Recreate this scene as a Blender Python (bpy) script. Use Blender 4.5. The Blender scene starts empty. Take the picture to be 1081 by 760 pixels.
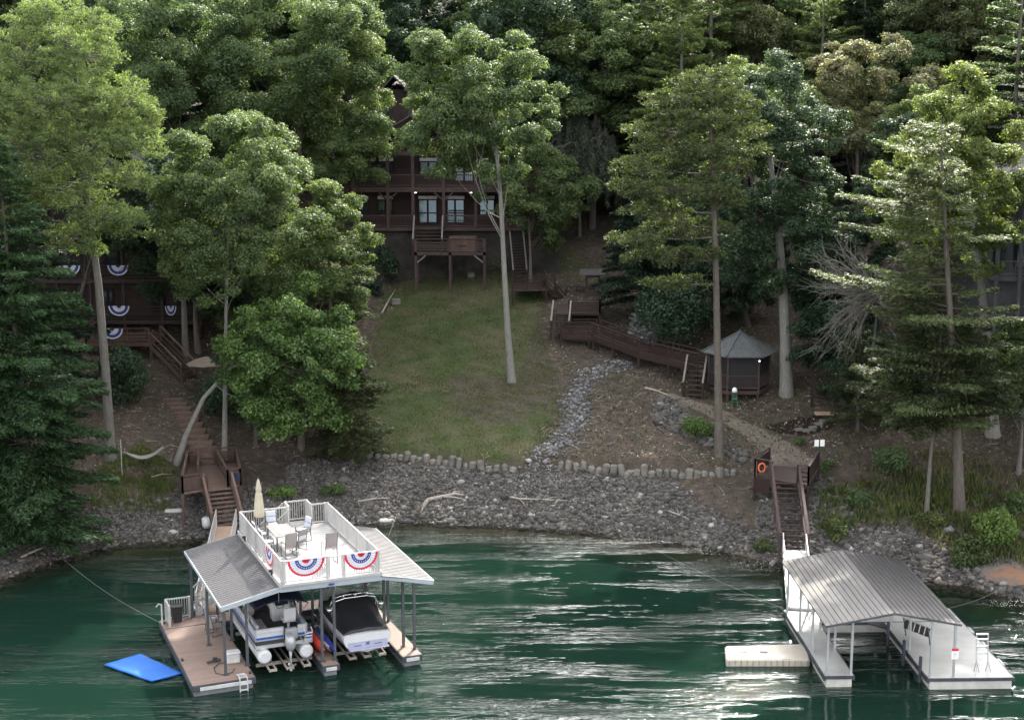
import bpy, bmesh, math, random
import numpy as np
from mathutils import Vector, Matrix
sc = bpy.context.scene
C = sc.collection
R = math.radians
random.seed(7)
# ------------------------------------------------------------------ camera, sky, sun, exposure
F_, CX_, CY_, H_ = 1550.0, 540.5, 380.0, 24.8
PT = math.atan(280 / 1550.0)
cam = bpy.data.cameras.new('camera'); camo = bpy.data.objects.new('camera', cam); C.objects.link(camo)
cam.sensor_width = 36; cam.lens = 36 * F_ / 1081.0; cam.clip_start = 0.5; cam.clip_end = 1500
camo.location = (0, 0, H_); camo.rotation_euler = (math.pi / 2 - PT, 0, 0)
sc.camera = camo
SUN_EL, SUN_AZ = R(37), R(18)          # azimuth measured from +Y (view direction) towards +X
world = bpy.data.worlds.new('World'); sc.world = world; world.use_nodes = True
wn = world.node_tree.nodes; wl = world.node_tree.links
sky = wn.new('ShaderNodeTexSky'); sky.sky_type = 'NISHITA'; sky.sun_disc = False
sky.sun_elevation = SUN_EL; sky.sun_rotation = SUN_AZ; sky.air_density = 1.0; sky.dust_density = 2.5; sky.ozone_density = 1.0
bg = wn['Background']; bg.inputs['Strength'].default_value = 0.15
tcw = wn.new('ShaderNodeTexCoord'); mpw = wn.new('ShaderNodeMapping'); mpw.inputs['Scale'].default_value = (1, 1, 2.6); wl.new(tcw.outputs['Generated'], mpw.inputs[0])
ncl = wn.new('ShaderNodeTexNoise'); ncl.inputs['Scale'].default_value = 2.6; ncl.inputs['Detail'].default_value = 7; ncl.inputs['Roughness'].default_value = .62; wl.new(mpw.outputs[0], ncl.inputs['Vector'])
rcl = wn.new('ShaderNodeValToRGB'); rcl.color_ramp.elements[0].position = .43; rcl.color_ramp.elements[1].position = .60; wl.new(ncl.outputs['Fac'], rcl.inputs[0])
mcl = wn.new('ShaderNodeMix'); mcl.data_type = 'RGBA'; mcl.inputs[7].default_value = (15.0, 14.7, 14.1, 1); wl.new(rcl.outputs[0], mcl.inputs[0]); wl.new(sky.outputs[0], mcl.inputs[6])
sdv = (math.sin(SUN_AZ) * math.cos(SUN_EL), math.cos(SUN_AZ) * math.cos(SUN_EL), math.sin(SUN_EL))
dtn = wn.new('ShaderNodeVectorMath'); dtn.operation = 'DOT_PRODUCT'; dtn.inputs[1].default_value = sdv; wl.new(tcw.outputs['Generated'], dtn.inputs[0])
mx0 = wn.new('ShaderNodeMath'); mx0.operation = 'MAXIMUM'; mx0.inputs[1].default_value = 0; wl.new(dtn.outputs['Value'], mx0.inputs[0])
pw0 = wn.new('ShaderNodeMath'); pw0.operation = 'POWER'; pw0.inputs[1].default_value = 55; wl.new(mx0.outputs[0], pw0.inputs[0])
ml0 = wn.new('ShaderNodeMath'); ml0.operation = 'MULTIPLY'; ml0.inputs[1].default_value = 175; wl.new(pw0.outputs[0], ml0.inputs[0])   # aureole of thin haze round the sun
ad0 = wn.new('ShaderNodeMix'); ad0.data_type = 'RGBA'; ad0.blend_type = 'ADD'; ad0.inputs[0].default_value = 1; wl.new(mcl.outputs[2], ad0.inputs[6]); wl.new(ml0.outputs[0], ad0.inputs[7])
wl.new(ad0.outputs[2], bg.inputs[0])
sl = bpy.data.lights.new('sun', 'SUN'); sl.energy = 3.9; sl.angle = R(0.6); sl.color = (1.0, 0.93, 0.8)
so = bpy.data.objects.new('sun', sl); C.objects.link(so)
sd = Vector((math.sin(SUN_AZ) * math.cos(SUN_EL), math.cos(SUN_AZ) * math.cos(SUN_EL), math.sin(SUN_EL)))
so.rotation_euler = sd.to_track_quat('Z', 'Y').to_euler(); so.location = (30, 30, 60)
sc.view_settings.view_transform = 'Standard'; sc.view_settings.look = 'None'
sc.view_settings.gamma = 1; sc.view_settings.exposure = 1.22
sc.cycles.max_bounces = 6; sc.cycles.transparent_max_bounces = 6; sc.cycles.diffuse_bounces = 3; sc.cycles.transmission_bounces = 4
sc.cycles.use_adaptive_sampling = True; sc.cycles.use_denoising = True

# ------------------------------------------------------------------ helpers
def at(x, y, z=0.0):
    """world point at height z seen at photo pixel (x, y)"""
    a = (x - CX_) / F_; b = (y - CY_) / F_
    dx = a; dy = math.cos(PT) - b * math.sin(PT); dz = -math.sin(PT) - b * math.cos(PT)
    t = (z - H_) / dz
    return (dx * t, dy * t, z)
def atY(x, y, Y):
    a = (x - CX_) / F_; b = (y - CY_) / F_
    dy = math.cos(PT) - b * math.sin(PT); dz = -math.sin(PT) - b * math.cos(PT)
    t = Y / dy
    return (a * t, Y, H_ + dz * t)
SH = [(0,612),(60,590),(130,572),(210,566),(300,556),(380,551),(430,549),(520,552),(600,557),(700,567),(760,579),(800,590),(870,600),(950,606),(1020,617),(1081,632)]
SH = [(-160, 40), (-60, 66), (-35, 70)] + [at(x, y)[:2] for x, y in SH] + [(30, 68.5), (60, 64), (160, 40)]
WL = [(-160, 50), (-60, 74), (-24, 84)] + [at(x, y, 2.3)[:2] for x, y in [(240,487),(380,480),(460,487),(540,492),(600,493),(700,497),(780,499)]] + [(17, 85.5), (24, 82.5), (60, 74), (160, 50)]
SHA = np.array(SH); WLA = np.array(WL)
def gr(X, Y):
    X = np.asarray(X, float); Y = np.asarray(Y, float)
    s = np.interp(X, SHA[:, 0], SHA[:, 1]); w = np.interp(X, WLA[:, 0], WLA[:, 1]); d = Y - s
    t = d / (w - s)
    st = np.clip((Y - w) / .7, 0, 1); st = st * st * (3 - 2 * st)
    z = np.where(d < 0, np.maximum(-3.5, .3 * d), np.where(t < 1, 2.3 * (1.15 * t - .15 * t * t), 2.3 + .45 * st + .25 * (Y - w)))
    z = z + np.where(Y > 122, .12 * (Y - 122), 0) - np.where(Y > 140, .20 * (Y - 140), 0)
    b = .10 * np.sin(X * .9 + np.sin(Y * .7)) * np.sin(Y * .8 + 1.3 * np.sin(X * .5)) + .05 * np.sin(X * 2.3 + Y * 1.1) * np.sin(Y * 2.1 - X * .7)
    return z + b * np.clip(d / 4, 0, 1)
def ground(X, Y): return float(gr(X, Y))
def G(px, py):
    a = (px - CX_) / F_; b = (py - CY_) / F_
    dx = a; dy = math.cos(PT) - b * math.sin(PT); dz = -math.sin(PT) - b * math.cos(PT)
    ts = np.arange(50, 300, .1)
    k = np.argmax(H_ + dz * ts < gr(dx * ts, dy * ts)); t = ts[k]
    return (dx * t, dy * t, float(H_ + dz * t))

def tag(o, label=None, cat=None, group=None, kind=None):
    if label: o['label'] = label
    if cat: o['category'] = cat
    if group: o['group'] = group
    if kind: o['kind'] = kind
    return o
def thing(name, label, cat, loc=(0, 0, 0), rz=0, group=None):
    o = bpy.data.objects.new(name, None); C.objects.link(o); o.empty_display_size = .3
    o.location = loc; o.rotation_euler = (0, 0, rz)
    return tag(o, label, cat, group)
def copy_tree(o, parent=None):
    c = o.copy(); C.objects.link(c); c.parent = parent
    for ch in list(o.children): copy_tree(ch, c)
    return c
class MB:
    def __init__(s): s.v = []; s.f = []
    def quadbox(s, pts):   # 8 points: bottom 4 ccw, top 4
        n = len(s.v); s.v += [tuple(p) for p in pts]
        s.f += [tuple(n + i for i in f) for f in ((3,2,1,0),(4,5,6,7),(0,1,5,4),(1,2,6,5),(2,3,7,6),(3,0,4,7))]
        return s
    def box(s, c, d, rz=0, rx=0, ry=0):
        m = Matrix.Rotation(rz, 3, 'Z') @ Matrix.Rotation(ry, 3, 'Y') @ Matrix.Rotation(rx, 3, 'X')
        x, y, z = d[0] / 2, d[1] / 2, d[2] / 2
        P = [(-x,-y,-z),(x,-y,-z),(x,y,-z),(-x,y,-z),(-x,-y,z),(x,-y,z),(x,y,z),(-x,y,z)]
        return s.quadbox([Vector(c) + m @ Vector(p) for p in P])
    def b2(s, x0, x1, y0, y1, z0, z1):
        return s.box(((x0+x1)/2, (y0+y1)/2, (z0+z1)/2), (abs(x1-x0), abs(y1-y0), abs(z1-z0)))
    def beam(s, p, q, w, h, up=(0, 0, 1)):
        p = Vector(p); q = Vector(q); d = (q - p).normalized(); u = Vector(up)
        if abs(d.dot(u)) > .98: u = Vector((0, 1, 0))
        r = d.cross(u).normalized() * w / 2; u = r.cross(d).normalized() * h / 2
        return s.quadbox([p-r-u, p+r-u, q+r-u, q-r-u, p-r+u, p+r+u, q+r+u, q-r+u])
    def tube(s, pts, r, n=8, cap=True):
        pts = [Vector(p) for p in pts]; rr = r if isinstance(r, (list, tuple)) else [r] * len(pts)
        b = len(s.v); ref = Vector((0, 0, 1))
        d0 = (pts[-1] - pts[0]).normalized()
        if abs(d0.z) > .8: ref = Vector((1, 0, 0))
        for i, p in enumerate(pts):
            d = (pts[min(i+1, len(pts)-1)] - pts[max(i-1, 0)]).normalized()
            a = d.cross(ref).normalized(); c = a.cross(d)
            for k in range(n):
                t = 2 * math.pi * k / n; s.v.append(tuple(p + (a * math.cos(t) + c * math.sin(t)) * rr[i]))
        for i in range(len(pts) - 1):
            for k in range(n):
                s.f.append((b+i*n+k, b+i*n+(k+1) % n, b+(i+1)*n+(k+1) % n, b+(i+1)*n+k))
        if cap:
            s.f.append(tuple(b+k for k in reversed(range(n)))); s.f.append(tuple(b+(len(pts)-1)*n+k for k in range(n)))
        return s
    def rings(s, rings, closed=True, cap=True):
        b = len(s.v); n = len(rings[0])
        for r in rings: s.v += [tuple(p) for p in r]
        m = n if closed else n - 1
        for i in range(len(rings) - 1):
            for k in range(m):
                s.f.append((b+i*n+k, b+i*n+(k+1) % n, b+(i+1)*n+(k+1) % n, b+(i+1)*n+k))
        if cap:
            s.f.append(tuple(b+k for k in reversed(range(n)))); s.f.append(tuple(b+(len(rings)-1)*n+k for k in range(n)))
        return s
    def sheet(s, rows):
        b = len(s.v); n = len(rows[0])
        for r in rows: s.v += [tuple(p) for p in r]
        for i in range(len(rows) - 1):
            for k in range(n - 1): s.f.append((b+i*n+k, b+i*n+k+1, b+(i+1)*n+k+1, b+(i+1)*n+k))
        return s
    def build(s, name, mat, parent=None, smooth=False, bevel=0, solid=0, xf=None, label=None):
        me = bpy.data.meshes.new(name)
        v = s.v if xf is None else [tuple(xf(Vector(p))) for p in s.v]
        me.from_pydata(v, [], s.f); me.materials.append(mat)
        bm = bmesh.new(); bm.from_mesh(me)
        bmesh.ops.recalc_face_normals(bm, faces=bm.faces)
        if bevel: bmesh.ops.bevel(bm, geom=list(bm.edges), offset=bevel, segments=1, affect='EDGES', clamp_overlap=True)
        bm.to_mesh(me); bm.free()
        if smooth: me.polygons.foreach_set('use_smooth', [True] * len(me.polygons))
        o = bpy.data.objects.new(name, me); C.objects.link(o)
        if parent is not None: o.parent = parent
        if solid:
            m = o.modifiers.new('solid', 'SOLIDIFY'); m.thickness = solid
        if label: o['label'] = label
        return o
def npmesh(name, V, Fc, mat, parent=None, smooth=False):
    me = bpy.data.meshes.new(name); V = np.asarray(V, np.float32); Fc = np.asarray(Fc, np.int32); k = Fc.shape[1]
    me.vertices.add(len(V)); me.vertices.foreach_set('co', V.ravel())
    me.loops.add(Fc.size); me.loops.foreach_set('vertex_index', Fc.ravel())
    me.polygons.add(len(Fc)); me.polygons.foreach_set('loop_start', np.arange(0, Fc.size, k, dtype=np.int32))
    if smooth: me.polygons.foreach_set('use_smooth', np.ones(len(Fc), bool))
    me.materials.append(mat); me.update(calc_edges=True)
    o = bpy.data.objects.new(name, me); C.objects.link(o)
    if parent is not None: o.parent = parent
    return o

# ------------------------------------------------------------------ materials
class NT:
    def __init__(s, name):
        s.m = bpy.data.materials.new(name); s.m.use_nodes = True; s.n = s.m.node_tree.nodes; s.l = s.m.node_tree.links
        s.p = s.n['Principled BSDF']; s.out = s.n['Material Output']
    def add(s, t, **k):
        n = s.n.new(t)
        for a, b in k.items():
            if a.startswith('i_'): n.inputs[a[2:].replace('_', ' ')].default_value = b
            else: setattr(n, a, b)
        return n
    def noise(s, scale, detail=4, rough=.6, vec=None, sc3=None):
        n = s.add('ShaderNodeTexNoise'); n.inputs['Scale'].default_value = scale; n.inputs['Detail'].default_value = detail; n.inputs['Roughness'].default_value = rough
        if sc3:
            mp = s.add('ShaderNodeMapping'); mp.inputs['Scale'].default_value = sc3; s.l.new(vec, mp.inputs[0]); s.l.new(mp.outputs[0], n.inputs['Vector'])
        elif vec is not None: s.l.new(vec, n.inputs['Vector'])
        return n.outputs['Fac']
    def ramp(s, fac, stops):
        r = s.add('ShaderNodeValToRGB'); e = r.color_ramp.elements
        while len(e) < len(stops): e.new(.5)
        for i, (p, c) in enumerate(stops):
            e[i].position = p; e[i].color = (c if len(c) == 4 else (*c, 1)) if isinstance(c, (tuple, list)) else (c, c, c, 1)
        s.l.new(fac, r.inputs[0]); return r.outputs[0]
    def mix(s, f, a, b, blend='MIX'):
        m = s.add('ShaderNodeMix', data_type='RGBA', blend_type=blend)
        for sk, v in ((0, f), (6, a), (7, b)):
            if isinstance(v, (int, float)): m.inputs[sk].default_value = v
            elif isinstance(v, tuple): m.inputs[sk].default_value = (*v, 1) if len(v) == 3 else v
            else: s.l.new(v, m.inputs[sk])
        return m.outputs[2]
    def math(s, op, a, b=0.0, clamp=False):
        m = s.add('ShaderNodeMath', operation=op, use_clamp=clamp)
        for i, v in enumerate((a, b)):
            if isinstance(v, (int, float)): m.inputs[i].default_value = v
            else: s.l.new(v, m.inputs[i])
        return m.outputs[0]
    def geo(s): return s.add('ShaderNodeNewGeometry')
    def bump(s, h, strength=.3, dist=.05):
        b = s.add('ShaderNodeBump'); b.inputs['Strength'].default_value = strength; b.inputs['Distance'].default_value = dist
        s.l.new(h, b.inputs['Height']); return b.outputs[0]
    def color(s, c): s.l.new(c, s.p.inputs['Base Color'])
M = {}
def mat(name, col, rough=.7, metal=0.0, var=.15, scale=3.0, bump=0.0, spec=.5, stretch=None):
    t = NT(name); g = t.add('ShaderNodeTexCoord')
    vec = g.outputs['Object']
    n = t.noise(scale, 5, .65, vec, stretch) if stretch else t.noise(scale, 5, .65, vec)
    n2 = t.noise(scale * .23, 3, .6, vec)
    a = tuple(c * (1 - var) for c in col); b = tuple(min(1, c * (1 + var)) for c in col)
    c1 = t.mix(t.math('MULTIPLY_ADD', n, 1.6, True) if 0 else t.ramp(n, [(.3, 0.0), (.7, 1.0)]), a, b)
    c2 = t.mix(t.ramp(n2, [(.35, .88), (.7, 1.0)]), (0, 0, 0), c1)
    t.color(t.mix(1.0, c1, t.ramp(n2, [(.35, 1 - var), (.65, 1.0)]), 'MULTIPLY'))
    t.p.inputs['Roughness'].default_value = rough; t.p.inputs['Metallic'].default_value = metal
    t.p.inputs['Specular IOR Level'].default_value = spec
    if bump: t.l.new(t.bump(n, bump, .03), t.p.inputs['Normal'])
    M[name] = t.m; return t.m
def foliage(name, col, col2, trans=.35, rough=.5):
    t = NT(name); g = t.geo(); oi = t.add('ShaderNodeObjectInfo')
    n = t.noise(.55, 3, .6, g.outputs['Position'])
    c = t.mix(t.ramp(n, [(.35, 0.0), (.65, 1.0)]), col, col2)
    rnd = t.ramp(g.outputs['Random Per Island'], [(0, (.62, .66, .62)), (.5, (1, 1, 1)), (1, (1.42, 1.32, 1.1))])
    c = t.mix(1.0, c, rnd, 'MULTIPLY')
    c = t.mix(1.0, c, t.ramp(oi.outputs['Random'], [(0, (.85, .9, .9)), (1, (1.15, 1.1, 1.0))]), 'MULTIPLY')
    t.color(c); t.p.inputs['Roughness'].default_value = rough; t.p.inputs['Specular IOR Level'].default_value = .15 if name.startswith('needle') else .26
    tr = t.add('ShaderNodeBsdfTranslucent'); t.l.new(t.mix(1.0, c, (1.25, 1.35, .55), 'MULTIPLY'), tr.inputs[0])
    ms = t.add('ShaderNodeMixShader'); ms.inputs[0].default_value = trans
    t.l.new(t.p.outputs[0], ms.inputs[1]); t.l.new(tr.outputs[0], ms.inputs[2]); t.l.new(ms.outputs[0], t.out.inputs[0])
    M[name] = t.m; return t.m
foliage('leaf_bright', (0.165, 0.205, 0.085), (0.115, 0.165, 0.072), 0.5)
foliage('leaf_mid', (0.115, 0.16, 0.078), (0.08, 0.125, 0.066), 0.48)
foliage('leaf_dark', (0.052, 0.088, 0.052), (0.034, 0.064, 0.044), 0.38)
foliage('leaf_maple', (0.14, 0.21, 0.075), (0.1, 0.165, 0.065), 0.5)
foliage('leaf_pale', (0.24, 0.225, 0.16), (0.12, 0.14, 0.08), 0.42)
foliage('leaf_olive', (0.13, 0.15, 0.08), (0.085, 0.105, 0.06), 0.45)
foliage('needle_bright', (.16, .21, .115), (.12, .165, .092), .45)
foliage('needle_blue', (.075, .125, .062), (.055, .098, .055), .42)
foliage('needle_dark', (0.038, 0.062, 0.046), (0.025, 0.046, 0.035), 0.32)
foliage('needle_olive', (0.082, 0.102, 0.055), (0.056, 0.076, 0.044), 0.4)
foliage('needle_grey', (0.125, 0.155, 0.088), (0.088, 0.115, 0.066), 0.45)
foliage('needle_pale', (0.17, 0.225, 0.12), (0.12, 0.17, 0.09), 0.5)
foliage('weep', (0.13, 0.145, 0.12), (0.095, 0.108, 0.09), 0.4)
foliage('weed', (0.1, 0.125, 0.05), (0.06, 0.085, 0.035), 0.4)
foliage('drygrass', (0.12, 0.105, 0.07), (0.08, 0.08, 0.045), 0.35)
def bark(name, a, b):
    t = NT(name); g = t.add('ShaderNodeTexCoord')
    n = t.noise(2.6, 7, .75, g.outputs['Object'], (4, 4, .8)); n2 = t.noise(1.1, 3, .5, g.outputs['Object'])
    c = t.mix(t.ramp(n, [(.35, 0.0), (.65, 1.0)]), a, b); c = t.mix(t.ramp(n2, [(.5, 0.0), (.72, .45)]), c, (.13, .15, .11))
    t.color(c); t.p.inputs['Roughness'].default_value = .9; t.l.new(t.bump(n, .9, .08), t.p.inputs['Normal']); M[name] = t.m
bark('bark_grey', (.09, .08, .072), (.17, .155, .14))
bark('bark_pale', (.14, .135, .125), (.25, .24, .22))
bark('bark_brown', (.07, .055, .047), (.14, .115, .10))
bark('bark_dark', (.05, .042, .036), (.10, .085, .075))
bark('bark_dead', (.12, .11, .10), (.21, .19, .18))
mat('white_paint', (.46, .455, .45), .5, var=.15)
mat('white_vinyl', (.40, .39, .385), .45, var=.12)
mat('deck_white', (.66, .66, .64), .55, var=.10, scale=1.5)
mat('fascia', (.30, .335, .37), .5, var=.08)
mat('dock_frame', (.045, .05, .065), .6, var=.3)
mat('float_grey', (.16, .17, .18), .7, var=.25)
mat('post_dark', (.085, .09, .10), .5, .3, var=.2)
mat('post_galv', (.45, .46, .47), .45, .5, var=.15)
mat('black_plastic', (.02, .02, .022), .5, var=.3)
mat('tan_board', (.36, .25, .185), .75, var=.12, scale=6)
mat('red_wood', (.075, .043, .034), .8, var=.3, scale=3, stretch=(1, 1, .3))
mat('red_wood_light', (.125, .08, .062), .8, var=.25, scale=4)
mat('dark_wood', (.026, .011, .009), .85, var=.35)
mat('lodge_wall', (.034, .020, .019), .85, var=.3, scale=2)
mat('lodge_trim', (.052, .031, .028), .8, var=.25)
mat('rail_light', (.17, .15, .14), .7, var=.15)
mat('shingle', (.085, .095, .10), .9, var=.35, scale=9, bump=.4)
mat('roof_dark', (.07, .065, .065), .85, var=.3, scale=4)
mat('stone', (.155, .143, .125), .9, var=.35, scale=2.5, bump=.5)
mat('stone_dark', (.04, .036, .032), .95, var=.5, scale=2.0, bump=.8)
mat('concrete', (.42, .41, .38), .85, var=.15, bump=.2)
mat('beige_plastic', (.40, .36, .30), .6, var=.10)
mat('blue_mat', (.0, .10, .42), .55, var=.10, scale=1.5)
mat('tan_cloth', (.2, .165, .13), .8)
mat('navy_cloth', (.012, .018, .05), .7, var=.2)
mat('black_cloth', (.014, .015, .018), .45, var=.3, scale=1.5)
mat('boat_white', (.5, .5, .52), .25, var=.05)
mat('boat_lavender', (.3, .31, .42), .25, var=.05)
mat('boat_blue', (.02, .09, .38), .3, var=.1)
mat('pontoon_alu', (.55, .56, .58), .3, .7, var=.08)
mat('grey_vinyl', (.30, .30, .32), .5, var=.1)
mat('light_vinyl', (.55, .55, .56), .45, var=.08)
mat('dark_carpet', (.05, .045, .043), .95, var=.2)
mat('motor_silver', (.36, .37, .39), .3, .3, var=.08)
mat('chrome', (.7, .7, .72), .2, .9, var=.04)
mat('kayak_red', (.55, .055, .045), .35, var=.1)
mat('kayak_blue', (.02, .04, .25), .35, var=.1)
mat('cream_cloth', (.42, .375, .29), .8, var=.10)
mat('taupe_cloth', (.23, .21, .205), .8, var=.1)
mat('table_top', (.15, .14, .135), .8, var=.15, scale=5)
mat('cushion_white', (.46, .48, .53), .8, var=.08)
mat('bunting_white', (.52, .52, .55), .8, var=.05)
mat('bunting_blue', (.02, .04, .24), .8, var=.08)
mat('bunting_red', (.50, .02, .06), .8, var=.08)
mat('orange_ring', (.60, .12, .05), .6, var=.1)
mat('green_paint', (.03, .09, .045), .6, var=.2)
mat('sign_white', (.8, .8, .8), .5, var=.03)
mat('sign_red', (.5, .04, .06), .5, var=.05)
mat('rope_grey', (.2, .195, .185), .8, var=.1)
mat('driftwood', (.30, .265, .23), .9, var=.25, scale=4, bump=.3)
mat('mulch', (.02, .014, .012), .95, var=.4, scale=12)
mat('grey_stain', (.10, .105, .115), .8, var=.2)
t = NT('window_glass'); t.p.inputs['Base Color'].default_value = (.12, .15, .18, 1); t.p.inputs['Roughness'].default_value = .06; t.p.inputs['Metallic'].default_value = .75; M['window_glass'] = t.m
t = NT('smoke_glass'); t.p.inputs['Base Color'].default_value = (.02, .025, .03, 1); t.p.inputs['Roughness'].default_value = .08; M['smoke_glass'] = t.m
t = NT('lamp_glow'); t.p.inputs['Base Color'].default_value = (.8, .8, .8, 1); t.p.inputs['Emission Color'].default_value = (1, .95, .85, 1); t.p.inputs['Emission Strength'].default_value = 1.2; M['lamp_glow'] = t.m
t = NT('screen_mesh'); t.p.inputs['Base Color'].default_value = (.012, .011, .014, 1); t.p.inputs['Roughness'].default_value = .8; M['screen_mesh'] = t.m
def metal_roof(name, col, rough):
    t = NT(name); g = t.add('ShaderNodeTexCoord')
    n = t.noise(.8, 4, .6, g.outputs['Object']); n2 = t.noise(9, 3, .6, g.outputs['Object'], (1, .1, 1))
    c = t.mix(t.ramp(n, [(.3, 0.0), (.7, 1.0)]), tuple(x * .82 for x in col), col)
    t.color(c); t.p.inputs['Metallic'].default_value = .2
    t.l.new(t.ramp(n2, [(.3, rough - .06), (.7, rough + .1)]), t.p.inputs['Roughness']); M[name] = t.m
metal_roof('roof_metal_grey', (.075, .073, .078), .62)
metal_roof('roof_metal_brown', (.055, .051, .053), .46)
def boards(name, a, b, axis, w=.14, rough=.75):
    """deck boards: gaps and board to board tone in object space"""
    t = NT(name); g = t.add('ShaderNodeTexCoord'); sx = t.add('ShaderNodeSeparateXYZ'); t.l.new(g.outputs['Object'], sx.inputs[0])
    u = t.math('DIVIDE', sx.outputs[axis], w); fl = t.math('FLOOR', u); fr = t.math('FRACT', u)
    wn_ = t.add('ShaderNodeTexWhiteNoise', noise_dimensions='1D'); t.l.new(fl, wn_.inputs['W'])
    n = t.noise(5, 5, .7, g.outputs['Object'])
    c = t.mix(wn_.outputs['Value'], a, b); c = t.mix(t.ramp(n, [(.35, 0.0), (.75, .35)]), c, tuple(x * .6 for x in a))
    gap = t.math('LESS_THAN', fr, .08); c = t.mix(gap, c, tuple(x * .3 for x in a))
    t.color(c); t.p.inputs['Roughness'].default_value = rough; M[name] = t.m
boards('deck_tan', (.22, .155, .125), (.27, .195, .16), 1)
boards('deck_tan_x', (.22, .155, .125), (.27, .195, .16), 0)
boards('deck_red', (.10, .06, .048), (.15, .095, .075), 1, .16)
boards('deck_pale', (.29, .285, .275), (.35, .345, .335), 1, .3, .5)
boards('deck_brown', (.035, .020, .017), (.055, .033, .027), 1, .15)
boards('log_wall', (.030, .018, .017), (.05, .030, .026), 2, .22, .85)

# ------------------------------------------------------------------ terrain
def poly(pts, z=None): return np.array([G(x, y)[:2] for x, y in pts])
def inside(Pg, X, Y):
    r = np.zeros(X.shape, bool); n = len(Pg)
    for i in range(n):
        x0, y0 = Pg[i]; x1, y1 = Pg[(i + 1) % n]
        c = ((y0 > Y) != (y1 > Y)); xi = (x1 - x0) * (Y - y0) / ((y1 - y0) if y1 != y0 else 1e-9) + x0
        r ^= c & (X < xi)
    return r
def axis(fine0, fine1, st, lo, hi, cs):
    a = np.arange(fine0, fine1, st); l = fine0 - np.cumsum(np.linspace(st * 2, cs, 40)); l = l[l > lo][::-1]
    h = fine1 + np.cumsum(np.linspace(st * 2, cs, 40)); h = h[h < hi]
    return np.concatenate([[lo], l, a, h, [hi]])
gx = axis(-36, 36, .3, -240, 240, 9); gy = axis(66, 124, .3, -150, 420, 10)
XX, YY = np.meshgrid(gx, gy); ZZ = gr(XX, YY)
def blur(a, k=1):
    for _ in range(k):
        a = (a + np.roll(a, 1, 0) + np.roll(a, -1, 0) + np.roll(a, 1, 1) + np.roll(a, -1, 1)) / 5
    return a
lawn = inside(poly([(372,482),(420,484),(500,489),(545,490),(562,478),(578,458),(586,438),(566,420),(552,398),(560,360),(572,325),(568,300),(545,285),(440,287),(405,310),(395,360),(385,420)]), XX, YY).astype(float)
lawn = np.maximum(lawn, .6 * inside(poly([(560,255),(615,262),(640,300),(600,300),(560,280)]), XX, YY))
lawn -= .62 * inside(poly([(462,398),(560,395),(570,425),(560,448),(500,452),(470,430)]), XX, YY) * (lawn > .5)
path = inside(poly([(805,497),(868,497),(862,487),(822,462),(792,448),(760,432),(722,420),(690,410),(688,414),(718,427),(756,442),(792,462),(806,478)]), XX, YY).astype(float)
mul = inside(poly([(800,450),(835,444),(862,438),(888,444),(880,452),(850,462),(822,458)]), XX, YY).astype(float)
clay = inside(poly([(1030,600),(1075,598),(1100,606),(1100,622),(1068,616),(1040,608)]), XX, YY).astype(float)
sand = inside(poly([(800,496),(800,570),(738,536),(700,500)]), XX, YY).astype(float)
d_sh = YY - np.interp(XX, SHA[:, 0], SHA[:, 1]); tt = d_sh / (np.interp(XX, WLA[:, 0], WLA[:, 1]) - np.interp(XX, SHA[:, 0], SHA[:, 1]))
bank = np.clip((np.where(XX < -14, .64, np.where(XX > 19, .72, 1.0)) - tt) * 5, 0, 1); wet = np.maximum(np.clip(1 - np.abs(d_sh - .15) / .8, 0, 1), np.clip(-d_sh * 2, 0, 1))
V = np.stack([XX.ravel(), YY.ravel(), ZZ.ravel()], 1)
nx_, ny_ = len(gx), len(gy); ii = (np.arange(ny_ - 1)[:, None] * nx_ + np.arange(nx_ - 1)[None]).ravel()
TF = np.stack([ii, ii + 1, ii + 1 + nx_, ii + nx_], 1)
t = NT('hillside'); gg = t.geo(); pos = gg.outputs['Position']
def attr(nm):
    a = t.add('ShaderNodeAttribute'); a.attribute_name = nm; return a
m1 = attr('mask_a'); s1 = t.add('ShaderNodeSeparateColor'); t.l.new(m1.outputs['Color'], s1.inputs[0])
m2 = attr('mask_b'); s2 = t.add('ShaderNodeSeparateColor'); t.l.new(m2.outputs['Color'], s2.inputs[0])
nf = t.noise(14, 6, .75, pos); nm_ = t.noise(2.2, 5, .65, pos); nl = t.noise(.35, 4, .6, pos); nff = t.noise(45, 3, .7, pos)
lit = t.mix(t.ramp(nf, [(.32, 0.0), (.68, 1.0)]), (.038, .030, .026), (.112, .09, .075))
lit = t.mix(t.ramp(nl, [(.4, 0.0), (.62, .6)]), lit, (.06, .056, .034)); lit = t.mix(1.0, lit, t.ramp(nm_, [(.3, .6), (.7, 1.3)]), 'MULTIPLY')
lit = t.mix(t.ramp(nff, [(.62, 0.0), (.72, .8)]), lit, (.25, .2, .16))
gra = t.mix(t.ramp(nf, [(.3, 0.0), (.7, 1.0)]), (.030, .044, .018), (.074, .096, .040))
gra = t.mix(t.ramp(nl, [(.42, 0.0), (.6, .75)]), gra, (.10, .082, .055))
gra = t.mix(t.ramp(nm_, [(.45, 0.0), (.7, .5)]), gra, (.045, .075, .02))
def thr(v, lo=.35, hi=.65, amp=.5):
    x = t.math('ADD', v, t.math('MULTIPLY', t.math('SUBTRACT', nm_, .5), amp * 1.6)); x = t.math('ADD', x, t.math('MULTIPLY', t.math('SUBTRACT', nf, .5), amp))
    return t.ramp(x, [(lo, 0.0), (hi, 1.0)])
c = t.mix(thr(s1.outputs[0], .36, .72, .95), lit, gra)
c = t.mix(thr(s1.outputs[1], .35, .6, .25), c, t.mix(nf, (.11, .092, .078), (.2, .17, .142)))
c = t.mix(thr(s1.outputs[2], .4, .55, .2), c, (.018, .013, .011))
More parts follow.
